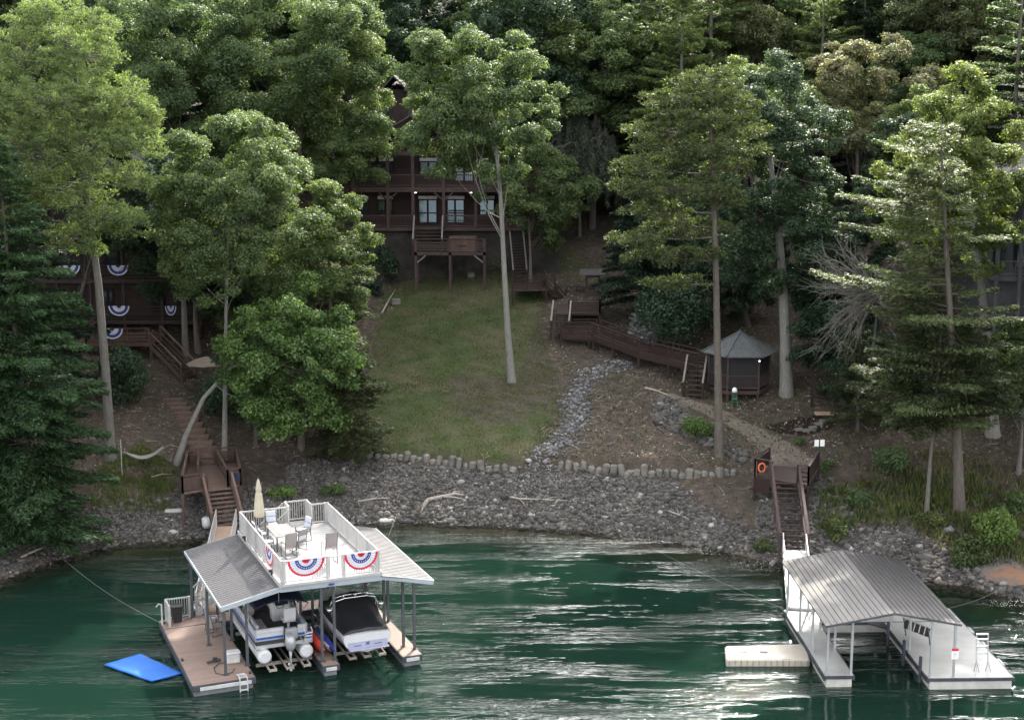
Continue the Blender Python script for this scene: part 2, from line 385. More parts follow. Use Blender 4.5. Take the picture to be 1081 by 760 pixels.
c = t.mix(thr(s2.outputs[1], .35, .65, .4), c, t.mix(nf, (.07, .066, .06), (.2, .19, .18)))
c = t.mix(thr(s2.outputs[0], .3, .8, 1.7), c, t.mix(nf, (.20, .11, .075), (.32, .18, .12)))
c = t.mix(thr(s2.outputs[2], .45, .7, .4), c, t.mix(nf, (.07, .055, .04), (.19, .15, .105)))
t.color(c); t.p.inputs['Roughness'].default_value = .95; t.p.inputs['Specular IOR Level'].default_value = .2
t.l.new(t.bump(t.math('ADD', nf, t.math('MULTIPLY', nm_, 2.0)), .7, .12), t.p.inputs['Normal'])
hill = npmesh('terrain', V, TF, t.m, smooth=True); hill['kind'] = 'structure'
for nm, ch in (('mask_a', (blur(lawn, 9), blur(path, 1), blur(mul, 1))), ('mask_b', (blur(clay, 6), bank * (1 - blur(sand, 3)), wet))):
    a = hill.data.attributes.new(nm, 'FLOAT_COLOR', 'POINT')
    a.data.foreach_set('color', np.stack([ch[0].ravel(), ch[1].ravel(), ch[2].ravel(), np.ones(V.shape[0])], 1).astype(np.float32).ravel())
# ------------------------------------------------------------------ water
wx = axis(-34, 34, .5, -240, 240, 12); wy = axis(66, 86, .5, -150, 100, 12)
WX, WY = np.meshgrid(wx, wy); dep = np.clip(np.interp(WX, SHA[:, 0], SHA[:, 1]) - WY, 0, 20)
n1, n2 = len(wx), len(wy); ii = (np.arange(n2 - 1)[:, None] * n1 + np.arange(n1 - 1)[None]).ravel()
t = NT('lake_water'); pos = t.geo().outputs['Position']
a = t.add('ShaderNodeAttribute'); a.attribute_name = 'depth'
t.p.inputs['Base Color'].default_value = (.006, .0195, .0135, 1); t.p.inputs['Roughness'].default_value = .04; t.p.inputs['IOR'].default_value = 1.33
big = t.noise(.24, 5, .65, pos, (.3, 1.8, 1)); w1 = t.noise(1.3, 3, .55, pos, (.5, 1.5, 1)); w2 = t.noise(4.6, 4, .6, pos, (.65, 1.3, 1)); w3 = t.noise(.22, 2, .5, pos, (.5, 1.6, 1))
amp = t.ramp(big, [(.49, .02), (.60, .22), (.70, .85)])
hgt = t.math('ADD', t.math('MULTIPLY', t.math('POWER', w1, 2.2), 1.5), t.math('MULTIPLY', w2, .78)); hgt = t.math('MULTIPLY', hgt, amp); hgt = t.math('ADD', hgt, t.math('MULTIPLY', w3, .5))
t.l.new(t.bump(hgt, 1.0, .34), t.p.inputs['Normal'])
trn = t.add('ShaderNodeBsdfTransparent'); t.l.new(t.ramp(t.math('MULTIPLY', a.outputs['Fac'], .1), [(0, (.9, .88, .8)), (.35, (.45, .55, .38)), (1, (.1, .3, .2))]), trn.inputs[0])
gl = t.add('ShaderNodeBsdfGlossy'); gl.inputs['Roughness'].default_value = .04; t.l.new(t.p.inputs['Normal'].links[0].from_socket, gl.inputs['Normal'])
fr = t.add('ShaderNodeFresnel'); fr.inputs[0].default_value = 1.33; t.l.new(t.p.inputs['Normal'].links[0].from_socket, fr.inputs['Normal'])
sh_ = t.add('ShaderNodeMixShader'); t.l.new(fr.outputs[0], sh_.inputs[0]); t.l.new(trn.outputs[0], sh_.inputs[1]); t.l.new(gl.outputs[0], sh_.inputs[2])
ms = t.add('ShaderNodeMixShader'); t.l.new(t.ramp(t.math('MULTIPLY', a.outputs['Fac'], .1), [(.05, .0), (.30, .45), (.7, 1.0)]), ms.inputs[0])
t.l.new(sh_.outputs[0], ms.inputs[1]); t.l.new(t.p.outputs[0], ms.inputs[2]); t.l.new(ms.outputs[0], t.out.inputs[0])
water = npmesh('water', np.stack([WX.ravel(), WY.ravel(), 0 * WX.ravel()], 1), np.stack([ii, ii+1, ii+1+n1, ii+n1], 1), t.m, smooth=True); water['kind'] = 'structure'
a = water.data.attributes.new('depth', 'FLOAT', 'POINT'); a.data.foreach_set('value', dep.ravel().astype(np.float32))

# ------------------------------------------------------------------ loose stones of the bank and of the dry creek
rng = np.random.default_rng(5)
bm = bmesh.new(); bmesh.ops.create_icosphere(bm, subdivisions=1, radius=1); ICO = np.array([v.co[:] for v in bm.verts]); ICF = np.array([[v.index for v in f.verts] for f in bm.faces]); bm.free()
def rocks(name, P, S, mat_, label=None, cat='stones', flat=.65):
    n = len(P); k = len(ICO)
    V = ICO[None] * (1 + rng.normal(0, .27, (n, k, 1))) * (S[:, None, None] * rng.uniform(.7, 1.3, (n, 1, 3)) * np.array([1, 1, flat]))
    a = rng.uniform(0, 6.28, n); b = rng.normal(0, .4, n); ca, sa, cb, sb = np.cos(a), np.sin(a), np.cos(b), np.sin(b)
    x, y, z = V[..., 0], V[..., 1], V[..., 2]
    y, z = y * cb[:, None] - z * sb[:, None], y * sb[:, None] + z * cb[:, None]
    x, y = x * ca[:, None] - y * sa[:, None], x * sa[:, None] + y * ca[:, None]
    V = np.stack([x, y, z], 2) + P[:, None, :]
    o = npmesh(name, V.reshape(-1, 3), (ICF[None] + (np.arange(n) * k)[:, None, None]).reshape(-1, 3), mat_)
    return tag(o, label, cat, kind='stuff') if label else o
t = NT('riprap_stone'); g = t.geo(); n = t.noise(6, 4, .6, g.outputs['Position']); nb = t.noise(.5, 3, .6, g.outputs['Position'])
c = t.ramp(g.outputs['Random Per Island'], [(0, (.028, .026, .024)), (.35, (.062, .058, .054)), (.6, (.095, .089, .084)), (.85, (.10, .083, .07)), (.96, (.17, .162, .155)), (1, (.32, .31, .30))])
c = t.mix(1.0, c, t.ramp(n, [(.3, .7), (.7, 1.15)]), 'MULTIPLY'); c = t.mix(1.0, c, t.ramp(nb, [(.35, .75), (.65, 1.1)]), 'MULTIPLY'); t.color(c); t.p.inputs['Roughness'].default_value = .9; M['riprap'] = t.m
n = 62000; x = rng.uniform(-36, 36, n); s = np.interp(x, SHA[:, 0], SHA[:, 1]); w = np.interp(x, WLA[:, 0], WLA[:, 1]); tq = rng.uniform(-.12, 1.0, n) ; y = s + tq * (w - s)
keep = (rng.random(n) < np.clip(1.3 - np.maximum(0, tq - .25) * 1.1, 0, 1)) & ((x > -14) | (tq < .62)) & ~(inside(poly([(798,500),(798,560),(740,530),(715,505)]), x, y) & (rng.random(n) < .93)) & ~((x > 19) & (tq > .62) & (rng.random(n) < .8)) & ~inside(poly([(1030,596),(1075,594),(1100,602),(1100,626),(1068,620),(1040,612)]), x, y)
x, y, tq = x[keep], y[keep], tq[keep]
S = rng.gamma(1.7, .025, len(x)) + .026; S *= np.where(x > 18, 1.25, 1) * np.where(tq < .2, 1.25, 1)
rocks('shore_stones', np.stack([x, y, gr(x, y) + S * .15], 1), S, M['riprap'], 'grey broken stones covering the bank along the whole waterline', 'stones')
cr = poly([(552,497),(576,470),(593,452),(595,432),(598,410),(612,394),(640,381),(664,380),(668,388),(645,394),(628,402),(620,414),(620,434),(621,448),(606,468),(590,483),(582,497)])
x = rng.uniform(cr[:, 0].min(), cr[:, 0].max(), 9000); y = rng.uniform(cr[:, 1].min(), cr[:, 1].max(), 9000); k = inside(cr, x + rng.normal(0, .28, len(x)), y + rng.normal(0, .28, len(y))) & (np.sin(x * 3.1 + y) * np.sin(y * 2.7) > -.75); x, y = x[k], y[k]
S = rng.gamma(2.2, .024, len(x)) + .028
t2 = NT('creek_stone'); g = t2.geo(); t2.color(t2.ramp(g.outputs['Random Per Island'], [(0, (.05, .05, .05)), (.5, (.10, .097, .10)), (.85, (.17, .165, .17)), (1, (.30, .30, .30))])); t2.p.inputs['Roughness'].default_value = .9
rocks('creek_stones', np.stack([x, y, gr(x, y) + .03], 1), S, t2.m, 'pale grey stones filling the dry creek bed down the slope', 'stones')
cr = poly([(664,352),(672,335),(690,330),(700,350),(690,366),(668,362)]); x = rng.uniform(cr[:, 0].min(), cr[:, 0].max(), 1600); y = rng.uniform(cr[:, 1].min(), cr[:, 1].max(), 1600); k = inside(cr, x, y); x, y = x[k], y[k]
rocks('creek_stones', np.stack([x, y, gr(x, y) + .03], 1), rng.gamma(4, .03, len(x)) + .05, t2.m, 'pale stones of the creek bed above the long wooden walkway', 'stones')
cr = poly([(688,428),(704,420),(724,430),(735,450),(752,462),(790,478),(785,490),(745,470),(715,458),(690,448)]); x = rng.uniform(cr[:, 0].min(), cr[:, 0].max(), 2600); y = rng.uniform(cr[:, 1].min(), cr[:, 1].max(), 2600); k = inside(cr, x, y); x, y = x[k], y[k]
rocks('path_stones', np.stack([x, y, gr(x, y) + .03], 1), rng.gamma(4, .03, len(x)) + .05, M['riprap'], 'dark grey stones banked beside the footpath near the green bush', 'stones')
# low walls of upright stones
def stone_wall(pts, label):
    P0 = [G(*p) for p in pts]; o = thing('stone_wall', label, 'wall', P0[0])
    b = MB(); tot = 0; segs = []
    for p, q in zip(P0, P0[1:]): segs.append((Vector(p), Vector(q)))
    for p, q in segs:
        L = (q - p).length; n = max(1, int(L / .43))
        for i in range(n):
            c_ = p.lerp(q, (i + .5) / n); h = random.uniform(.38, .85); w_ = L / n * random.uniform(.7, 1.1)
            z = ground(c_.x, c_.y); b.box((c_.x - P0[0][0], c_.y - P0[0][1] + random.uniform(-.12, .12), z - P0[0][2] + h / 2 - .22), (w_, random.uniform(.35, .5), h), random.uniform(-.5, .5), random.uniform(-.3, .12), random.uniform(-.2, .2))
    b.build('wall_stones', M['stone'], o, bevel=.11)
stone_wall([(378,482),(420,484),(460,489),(495,494),(520,497),(546,497)], 'low wall of upright pale stones along the bottom of the grass lawn')
stone_wall([(588,493),(620,497),(660,501),(700,502),(740,503),(778,500)], 'low wall of leaning stones below the brown slope by the tall pine')
# ------------------------------------------------------------------ trees
def unit(v): return v / (np.linalg.norm(v, axis=-1, keepdims=True) + 1e-9)
def leaves(P, N, s, asp=.62, bend=.15, T=None):
    """one bent four-cornered leaf (or needle spray) per point"""
    n = len(P); s = np.broadcast_to(s, (n,))[:, None]
    if T is None: T = rng.normal(size=(n, 3))
    T = unit(T - (T * N).sum(1, keepdims=True) * N); B = np.cross(N, T)
    a = P - T * s * .5; c = P + T * s * .5; b = P + B * s * asp * .5 - N * s * bend; d = P - B * s * asp * .5 - N * s * bend
    V = np.stack([a, b, c, d], 1).reshape(-1, 3); return V
def leafmesh(name, V, m, parent):
    n = len(V) // 4
    return npmesh(name, V, np.arange(n * 4).reshape(-1, 4), m, parent)
def path3(p, q, n, wob, sag=0.0):
    p = np.array(p, float); q = np.array(q, float); L = np.linalg.norm(q - p); out = []
    o = rng.normal(0, wob * L, 3); o2 = rng.normal(0, wob * L * .5, 3)
    for i in range(n + 1):
        t_ = i / n; out.append(p + (q - p) * t_ + o * math.sin(math.pi * t_) * .5 + o2 * math.sin(2 * math.pi * t_) * .4 + np.array([0, 0, sag * L * math.sin(math.pi * t_)]))
    return out
def trunk_mb(pts, r0, r1, flare=1.28):
    n = len(pts); rr = [r0 + (r1 - r0) * i / (n - 1) for i in range(n)]; 
    p0 = np.array(pts[0]); p1 = np.array(pts[1]); d = (p1 - p0); L = np.linalg.norm(d); d = d / L
    k = min(.35, .9 / max(L, .1)); pts = [p0 - d * .5, p0, p0 + d * L * k] + list(pts[1:]); rr = [r0 * flare * 1.15, r0 * flare, r0 * 1.08] + rr[1:]
    b = MB(); b.tube(pts, rr, 10); return b
def interp_path(pts, t):
    pts = [np.array(p) for p in pts]; f = t * (len(pts) - 1); i = min(int(f), len(pts) - 2); return pts[i] + (pts[i+1] - pts[i]) * (f - i)
def broadleaf(root, tp, cc, rad, leafm, barkm, r0, seed, nclu=60, leaf=.2, dens=1.0, gap=.0, limbs=10, csz=.2, flat=.7, crad=None):
    """tp trunk path (local), cc crown centre, rad crown radii"""
    global rng; rng = np.random.default_rng(seed)
    cc = np.array(cc, float); rad = np.array(rad, float)
    tb = trunk_mb(tp, r0, r0 * .35)
    nclu = int(nclu * 1.5); D = unit(rng.normal(size=(nclu * 3, 3))); D = D[D[:, 2] > -.9][:nclu]
    fr = np.where(rng.random(len(D)) < .78, rng.uniform(.68, 1.0, len(D)), rng.uniform(.25, .65, len(D)))
    # uneven outline: big lobes
    lob = unit(rng.normal(size=(7, 3))); lm = 1 + .20 * np.max(D @ lob.T, 1) - .14 * np.max(D @ unit(rng.normal(size=(5, 3))).T, 1)
    K = cc + D * fr[:, None] * rad * lm[:, None]
    cr = 1.12 * csz * rad.mean() * rng.uniform(.65, 1.3, len(K))
    leaf *= .84; Vs = []
    for k, (c, r, d) in enumerate(zip(K, cr, D)):
        if rng.random() < gap: continue
        n = int(dens * 62 * (r / leaf) ** 2 * .42) + 60
        sub = c + unit(rng.normal(size=(7, 3))) * r * np.array([.75, .75, .5]) * rng.uniform(.5, 1, (7, 1))
        w = rng.integers(0, 7, n); sr = r * .5
        u = unit(rng.normal(size=(n, 3)) + np.array([0, 0, .35]) + d * .3)
        P = sub[w] + u * sr * rng.uniform(.5, 1.28, (n, 1)) * np.array([1, 1, flat])
        N = unit(u * .75 + rng.normal(size=(n, 3)) * .5 + np.array([0, 0, .45]))
        Vs.append(leaves(P, N, leaf * rng.uniform(.6, 1.3, n)))
    order = np.argsort(-cr)[:limbs]
    for j in order:
        tz = rng.uniform(.55, .97); a = interp_path(tp, tz)
        rb = r0 * (1 - .65 * tz) * .26
        pp = path3(a, K[j] * .92 + a * .08, 4, .10, -.04); tb.tube(pp, [rb, rb * .8, rb * .55, rb * .35, rb * .15], 5, False)
        for _ in range(2):
            m = rng.integers(0, len(K)); 
            if np.linalg.norm(K[m] - K[j]) < rad.mean() * .8: tb.tube(path3(pp[2], K[m], 3, .1), [rb * .4, rb * .3, rb * .2, rb * .08], 4, False)
    tb.build('trunk', M[barkm], root, smooth=True)
    leafmesh('crown', np.concatenate(Vs), M[leafm], root)
def conifer(root, h, R0, zb, leafm, barkm, r0, seed, lean=(0, 0), step=.75, nb=6, droop=-.10, up=.12, leaf=.34, dens=1.0, shape=.85, tuft=False, irregular=.25, flatw=.55, side=None):
    """boughs in layers; tuft=True gives ball tufts of long needles"""
    global rng; rng = np.random.default_rng(seed)
    top = np.array([lean[0], lean[1], h]); tp = path3((0, 0, 0), top, 6, .008)
    tb = trunk_mb(tp, r0, r0 * .12, 1.3); Vs = []
    z = zb
    while z < h - .2:
        f = (z - zb) / (h - zb); L0 = R0 * (max(0.0, 1 - f) ** shape) * (min(1, .72 + f * 1.6)) + .25
        for k in range(nb):
            ang = rng.uniform(0, 6.283); L = L0 * rng.uniform(1 - irregular * 1.6, 1 + irregular * .6)
            if side is not None: L *= 1 + side[1] * math.cos(ang - side[0])
            if L < .3 or (irregular > .4 and rng.random() < .22): continue
            a = interp_path(tp, min(.999, (z + rng.uniform(-.3, .3) * step) / h)); d = np.array([math.cos(ang), math.sin(ang), 0])
            q = a + d * L + np.array([0, 0, L * (droop + up * f * 3)])
            pp = path3(a, q, 4, .04, .05 if droop < 0 else -.03); rb = max(.012, r0 * (1 - f) * .22)
            tb.tube(pp, [rb, rb * .8, rb * .6, rb * .4, rb * .12], 4, False)
            lat = np.cross(d, [0, 0, 1.])
            if tuft:
                nt = max(3, int(L * 2.3 * dens))
                for _ in range(nt):
                    t_ = rng.uniform(.35, 1.05) ** .8; w = rng.normal(0, .30) * L * (1.1 - t_ * .5)
                    c = interp_path(pp, min(t_, 1)) + lat * w + np.array([0, 0, rng.normal(.05, .12)]); n = 34
                    u = unit(rng.normal(size=(n, 3)) + np.array([0, 0, .5]) + d * .3); r = rng.uniform(.25, .5)
                    P = c + u * r * rng.uniform(.35, 1, (n, 1)) * np.array([1, 1, .7]); N = unit(np.cross(u, rng.normal(size=(n, 3))) + np.array([0, 0, .4]))
                    Vs.append(leaves(P, N, leaf * rng.uniform(.7, 1.2, n), .28, .03, T=u))
            else:
                n = int(L * L * 27 * dens) + 24
                t_ = rng.uniform(.12, 1.04, n) ** .75; w = rng.uniform(-1, 1, n) * flatw * L * (1.12 - t_) * .9
                ip = np.array([interp_path(pp, min(x_, 1)) for x_ in t_])
                g_ = np.abs(np.sin(w * 6.0 / max(L, 1) * 2 + t_ * 3)) # finger-like side sprays
                P = ip + lat * w[:, None] + np.array([0, 0, 1.]) * (rng.normal(0, .07, n) - .10 * np.abs(w) + .05 * g_)[:, None]
                N = unit(np.array([0, 0, 1.]) + rng.normal(size=(n, 3)) * .38)
                T = d + lat * (np.sign(w) * .75)[:, None] + rng.normal(size=(n, 3)) * .3 - np.array([0, 0, .25])
                Vs.append(leaves(P, N, leaf * rng.uniform(.6, 1.25, n), .34, .08, T=T))
        z += step * rng.uniform(.75, 1.25) * (1 - .25 * f)
    tb.build('trunk', M[barkm], root, smooth=True)
    leafmesh('crown', np.concatenate(Vs), M[leafm], root)
def weeping(root, h, rad, leafm, barkm, seed):
    global rng; rng = np.random.default_rng(seed)
    tp = path3((0, 0, 0), (.3, 0, h * .75), 5, .03); tb = trunk_mb(tp, .16, .07); Vs = []
    for k in range(120):
        ang = rng.uniform(0, 6.283); rr = rad * math.sqrt(rng.uniform(.05, 1)); z = h * (1 - .45 * (rr / rad) ** 2) * rng.uniform(.8, 1)
        a = interp_path(tp, rng.uniform(.5, 1)); q = np.array([math.cos(ang) * rr, math.sin(ang) * rr, z])
        pp = path3(a, q, 3, .08, .15); tb.tube(pp, [.05, .035, .025, .012], 4, False)
        for _ in range(2):
            L = rng.uniform(.35, .75) * z * .8; e = q + np.array([rng.normal(0, .3), rng.normal(0, .3), -L])
            n = int(L * 80); t_ = rng.uniform(0, 1, n); P = q + (e - q) * t_[:, None] + rng.normal(0, .09, (n, 3))
            Vs.append(leaves(P, unit(rng.normal(size=(n, 3)) + [0, -.3, .4]), .22 * rng.uniform(.6, 1.3, n), .3, .05, T=np.tile([0, 0, -1.], (n, 1)) + rng.normal(0, .35, (n, 3))))
    tb.build('trunk', M[barkm], root, smooth=True); leafmesh('crown', np.concatenate(Vs), M[leafm], root)
def shrub(root, rad, leafm, seed, n=1600, leaf=.14, stems=8):
    global rng; rng = np.random.default_rng(seed); rad = np.array(rad, float); b = MB()
    K = unit(rng.normal(size=(14, 3)) + [0, 0, .3]) * rad * rng.uniform(.35, .7, (14, 1)) + [0, 0, rad[2] * .75]
    for k in range(stems): b.tube(path3((0, 0, -.1), K[k], 3, .08), [.035, .028, .02, .01], 4, False)
    w = rng.integers(0, 14, n); u = unit(rng.normal(size=(n, 3)) + [0, 0, .4]); P = K[w] + u * rad * .42 * rng.uniform(.5, 1.1, (n, 1)); P[:, 2] = np.maximum(P[:, 2], .02)
    b.build('stem', M['bark_dark'], root); leafmesh('foliage', leaves(P, unit(u + rng.normal(size=(n, 3)) * .5 + [0, 0, .4]), leaf * rng.uniform(.6, 1.3, n)), M[leafm], root)

def pxs(p): 
    return F_ / (p[1] * math.cos(PT) - (p[2] - H_) * math.sin(PT))
def loc_at(base, px, py, dY=0.0):
    """local point, seen at pixel (px,py), at the depth of the base + dY"""
    q = atY(px, py, base[1] + dY); return (q[0] - base[0], dY, q[2] - base[2])
TG = 'tall trees standing round the two lodges and along the shore'
def tree(base, label, cat='tree', name='tree', group=TG):
    if len(base) == 2: base = G(*base)
    return thing(name, label, cat, base, 0, group), base
# 1 big sunlit pine at the left edge
o, B = tree((117, 485), 'sunlit pine with a broad yellow-green crown and a tall bare trunk', 'pine tree', 'pine_tree')
tp = [(0,0,0), loc_at(B, 112, 400), loc_at(B, 104, 300), loc_at(B, 96, 240), loc_at(B, 85, 150), loc_at(B, 78, 60)]
def tufted_crown(root, B, blobs, leafm, barkm, tp, r0, seed, leaf=.3, dens=1.0, wid=1.0):
    """blobs: (px, py, rx px, ry px, dY) clumps of needle tufts"""
    global rng; rng = np.random.default_rng(seed); tb = trunk_mb(tp, r0, r0 * .3, 1.35); Vs = []; s = pxs(B)
    for (px, py, rx, ry, dY) in blobs:
        rx *= wid; ry *= .78
        c = np.array(loc_at(B, px, py, dY)); rx_, rz_ = rx / s, ry / s
        a = min([interp_path(tp, q) for q in np.linspace(.3, 1, 15)], key=lambda p_: abs(p_[2] - (c[2] - rz_ * .3)))
        tb.tube(path3(a, c, 4, .06, -.03), [r0 * .3, r0 * .25, r0 * .18, r0 * .12, .03], 5, False)
        m = max(8, int(dens * 3.0 * (rx_ * rx_ * 2.2 + rx_ * rz_ * 3)))
        for _ in range(m):
            u0 = unit(rng.normal(size=3) + [0, 0, .25]); q = c + u0 * [rx_, rx_ * .9, rz_] * rng.uniform(.45, 1)
            if rng.random() < .5: tb.tube([c, q], [.025, .012], 3, False)
            n = 64; u = unit(rng.normal(size=(n, 3)) + np.array([0, 0, .6]) + u0 * .3); r = rng.uniform(.3, .62)
            P = q + u * r * rng.uniform(.35, 1, (n, 1)) * np.array([1, 1, .65]); N = unit(np.cross(u, rng.normal(size=(n, 3))) + np.array([0, 0, .5]))
            Vs.append(leaves(P, N, leaf * rng.uniform(.7, 1.2, n), .32, .03, T=u))
    tb.build('trunk', M[barkm], root, smooth=True); leafmesh('crown', np.concatenate(Vs), M[leafm], root)
tufted_crown(o, B, [(30,60,60,42,0),(85,60,48,40,-1),(-20,110,60,45,0),(60,110,70,40,-1.5),(125,105,42,36,0),(140,150,36,26,-.5),(30,160,60,35,-2),(95,160,50,32,-1.5),(60,200,60,26,-1),(140,190,28,22,0),(15,215,50,22,-1),(110,228,42,18,-1.2),(135,240,22,12,-1),(75,250,32,15,-1.6),(50,20,40,30,1),(-30,180,40,40,0),(100,25,26,18,1),(30,120,60,40,2),(100,265,18,10,-1),(155,130,20,20,.5)], 'needle_bright', 'bark_grey', tp, .30, 11, .21, 1.35)
# 2 dark layered conifers at the lower left
o, B = tree((34, 566), 'dark blue-green conifer with layered boughs down to the shore', 'conifer', 'conifer_tree')
conifer(o, 21.5, 5.3, .3, 'needle_blue', 'bark_dark', .26, 21, (-.6, 0), .62, 8, -.16, .10, .30, 1.5, .62, irregular=.3)
o, B = tree((-38, 540), 'dark conifer cut by the edge behind the layered shore conifer', 'conifer', 'conifer_tree')
conifer(o, 24, 6.5, 2, 'needle_blue', 'bark_dark', .3, 22, (0, 0), .8, 7, -.15, .10, .36, .9, .7)
# broadleaf trees: (base px, label, trunk px list, crown centre px, crown half size px, leaf, bark, r0, seed, opts)
BL = [
 ((200, 318), 'huge rounded dark green tree rising behind the left house', [(200,250),(195,150)], (165,80), (95,92), 'leaf_mid', 'bark_brown', .4, 31, dict(nclu=95, leaf=.24, csz=.17), 3),
 ((310, 305), 'widest leafy crown left of the brown lodge roof', [(312,220),(318,130)], (308,95), (94,110), 'leaf_mid', 'bark_brown', .42, 32, dict(nclu=110, leaf=.24, csz=.16), 0),
 ((375, 300), 'sunlit leafy tree touching the left corner of the brown lodge', [(375,240),(372,180)], (362,122), (46,84), 'leaf_bright', 'bark_brown', .25, 33, dict(nclu=55, leaf=.2, csz=.2), -2),
 ((237, 482), 'slim pale-trunked tree with a full crown above the tan patio umbrella', [(238,400),(239,300),(243,200)], (243,215), (82,98), 'leaf_mid', 'bark_pale', .17, 34, dict(nclu=90, leaf=.2, csz=.18), .5),
 ((196, 375), 'straight dark-crowned tree beside the right end of the left house', [(194,320),(190,260),(190,220)], (188,245), (56,72), 'leaf_dark', 'bark_grey', .22, 35, dict(nclu=40, leaf=.22, csz=.24), 1),
 ((209, 372), 'leaning dark-crowned tree close behind the pale slim trunk', [(206,335),(207,290),(212,240)], (250,285), (60,50), 'leaf_dark', 'bark_brown', .2, 36, dict(nclu=40, leaf=.22, csz=.24), 2.5),
 ((187, 488), 'bright green maple with a curved leaning trunk by the landing', [(196,460),(215,420),(245,387),(285,380)], (310,382), (68,80), 'leaf_maple', 'bark_pale', .2, 37, dict(nclu=75, leaf=.26, csz=.2, dens=.9), 0),
 ((318, 470), 'leafy tree with yellowish top between the maple and the blue conifer', [(320,400),(330,320)], (340,270), (56,84), 'leaf_bright', 'bark_brown', .2, 38, dict(nclu=55, leaf=.2, csz=.2), 4),
 ((540, 403), 'tall maple with a straight pale trunk standing on the lawn', [(536,350),(532,280),(528,200),(520,120)], (504,110), (74,76), 'leaf_mid', 'bark_pale', .26, 39, dict(nclu=105, leaf=.22, csz=.17), 0),
 ((560, 300), 'small leafy tree filling the gap right of the lodge porch', [(560,270),(558,230)], (562,200), (54,54), 'leaf_mid', 'bark_brown', .15, 40, dict(nclu=45, leaf=.22, csz=.2), 0),
 ((830, 417), 'broad dark green tree with a thick pale forked trunk behind the gazebo', [(829,360),(826,290),(820,220),(812,160)], (822,190), (66,122), 'leaf_dark', 'bark_pale', .42, 41, dict(nclu=105, leaf=.22, csz=.15), 1.5),
 ((795, 330), 'tree with a yellow-lit top above the gazebo roof', [(795,250),(800,150)], (805,115), (58,48), 'leaf_bright', 'bark_brown', .25, 42, dict(nclu=60, leaf=.22, csz=.19), 3),
 ((1048, 460), 'leafy tree with a swollen pale base near the right edge', [(1046,420),(1040,340),(1030,250),(1020,180)], (1010,195), (72,100), 'leaf_bright', 'bark_pale', .38, 43, dict(nclu=100, leaf=.22, csz=.16), 1),
 ((985, 330), 'yellow-topped leafy tree left of the grey right house', [(985,260),(985,180)], (985,170), (55,72), 'leaf_bright', 'bark_brown', .25, 44, dict(nclu=60, leaf=.22, csz=.2), 0),
 ((905, 290), 'pale blossoming tree with creamy brown clusters in its crown', [(905,220),(905,140)], (912,105), (66,68), 'leaf_pale', 'bark_grey', .26, 45, dict(nclu=70, leaf=.26, csz=.17), 0),
 ((890, 425), 'dense dark leafy tree directly below the dead grey branches', [(888,400),(886,360)], (884,372), (42,66), 'leaf_dark', 'bark_dark', .18, 46, dict(nclu=50, leaf=.2, csz=.22), 1),
 ((1110, 440), 'dark green leafy tree under the deck of the right house', [(1108,400),(1100,330)], (1085,385), (42,50), 'leaf_mid', 'bark_grey', .25, 47, dict(nclu=50, leaf=.22, csz=.22), 0),
 ((292, 400), 'leafy tree filling the space above the bright maple', [(292,340),(290,290)], (290,290), (58,62), 'leaf_mid', 'bark_dark', .2, 50, dict(nclu=60, leaf=.22, csz=.2), 3),
 ((70, 398), 'dark leafy tree hiding the roof of the left house', [(80,330),(100,260)], (125,222), (62,50), 'leaf_dark', 'bark_dark', .2, 55, dict(nclu=60, leaf=.22, csz=.2), 3),
 ((790, 345), 'dark leafy tree filling the gap left of the gazebo roof', [(785,320),(780,300)], (772,282), (48,58), 'leaf_dark', 'bark_dark', .2, 63, dict(nclu=60, leaf=.22, csz=.2), 0),
 ((735, 350), 'dark leafy tree between the hemlock and the tall bare pine trunk', [(730,320),(722,290)], (712,270), (50,56), 'leaf_dark', 'bark_dark', .2, 64, dict(nclu=60, leaf=.22, csz=.2), 0),
 ((895, 375), 'dark leafy tree behind the dead grey branches', [(893,340),(890,320)], (888,290), (50,75), 'leaf_dark', 'bark_dark', .2, 65, dict(nclu=65, leaf=.22, csz=.2), 0),
 ((270, 470), 'low dark tree in the shade under the bright maple', [(270,440),(272,400)], (262,400), (34,40), 'leaf_dark', 'bark_dark', .14, 48, dict(nclu=30, leaf=.2, csz=.26), 3),
 ((1075, 500), 'small leafy tree on the right bank beyond the thick pine', [(1078,470),(1080,430)], (1072,400), (36,42), 'leaf_mid', 'bark_grey', .14, 49, dict(nclu=36, leaf=.2, csz=.22), 1),
]
for (bp, lab, tps, cc, hs, lm, bk, r0, seed, opt, dY) in BL:
    o, B = tree(bp, lab); s = pxs(B) * .98
    k = len(tps); tp = [(0, 0, 0)] + [loc_at(B, px, py, dY * (i + 1) / k * .8) for i, (px, py) in enumerate(tps)]
    broadleaf(o, tp, loc_at(B, cc[0], cc[1], dY), (hs[0] / s, hs[0] / s * .9, hs[1] / s), lm, bk, r0, seed, **opt)
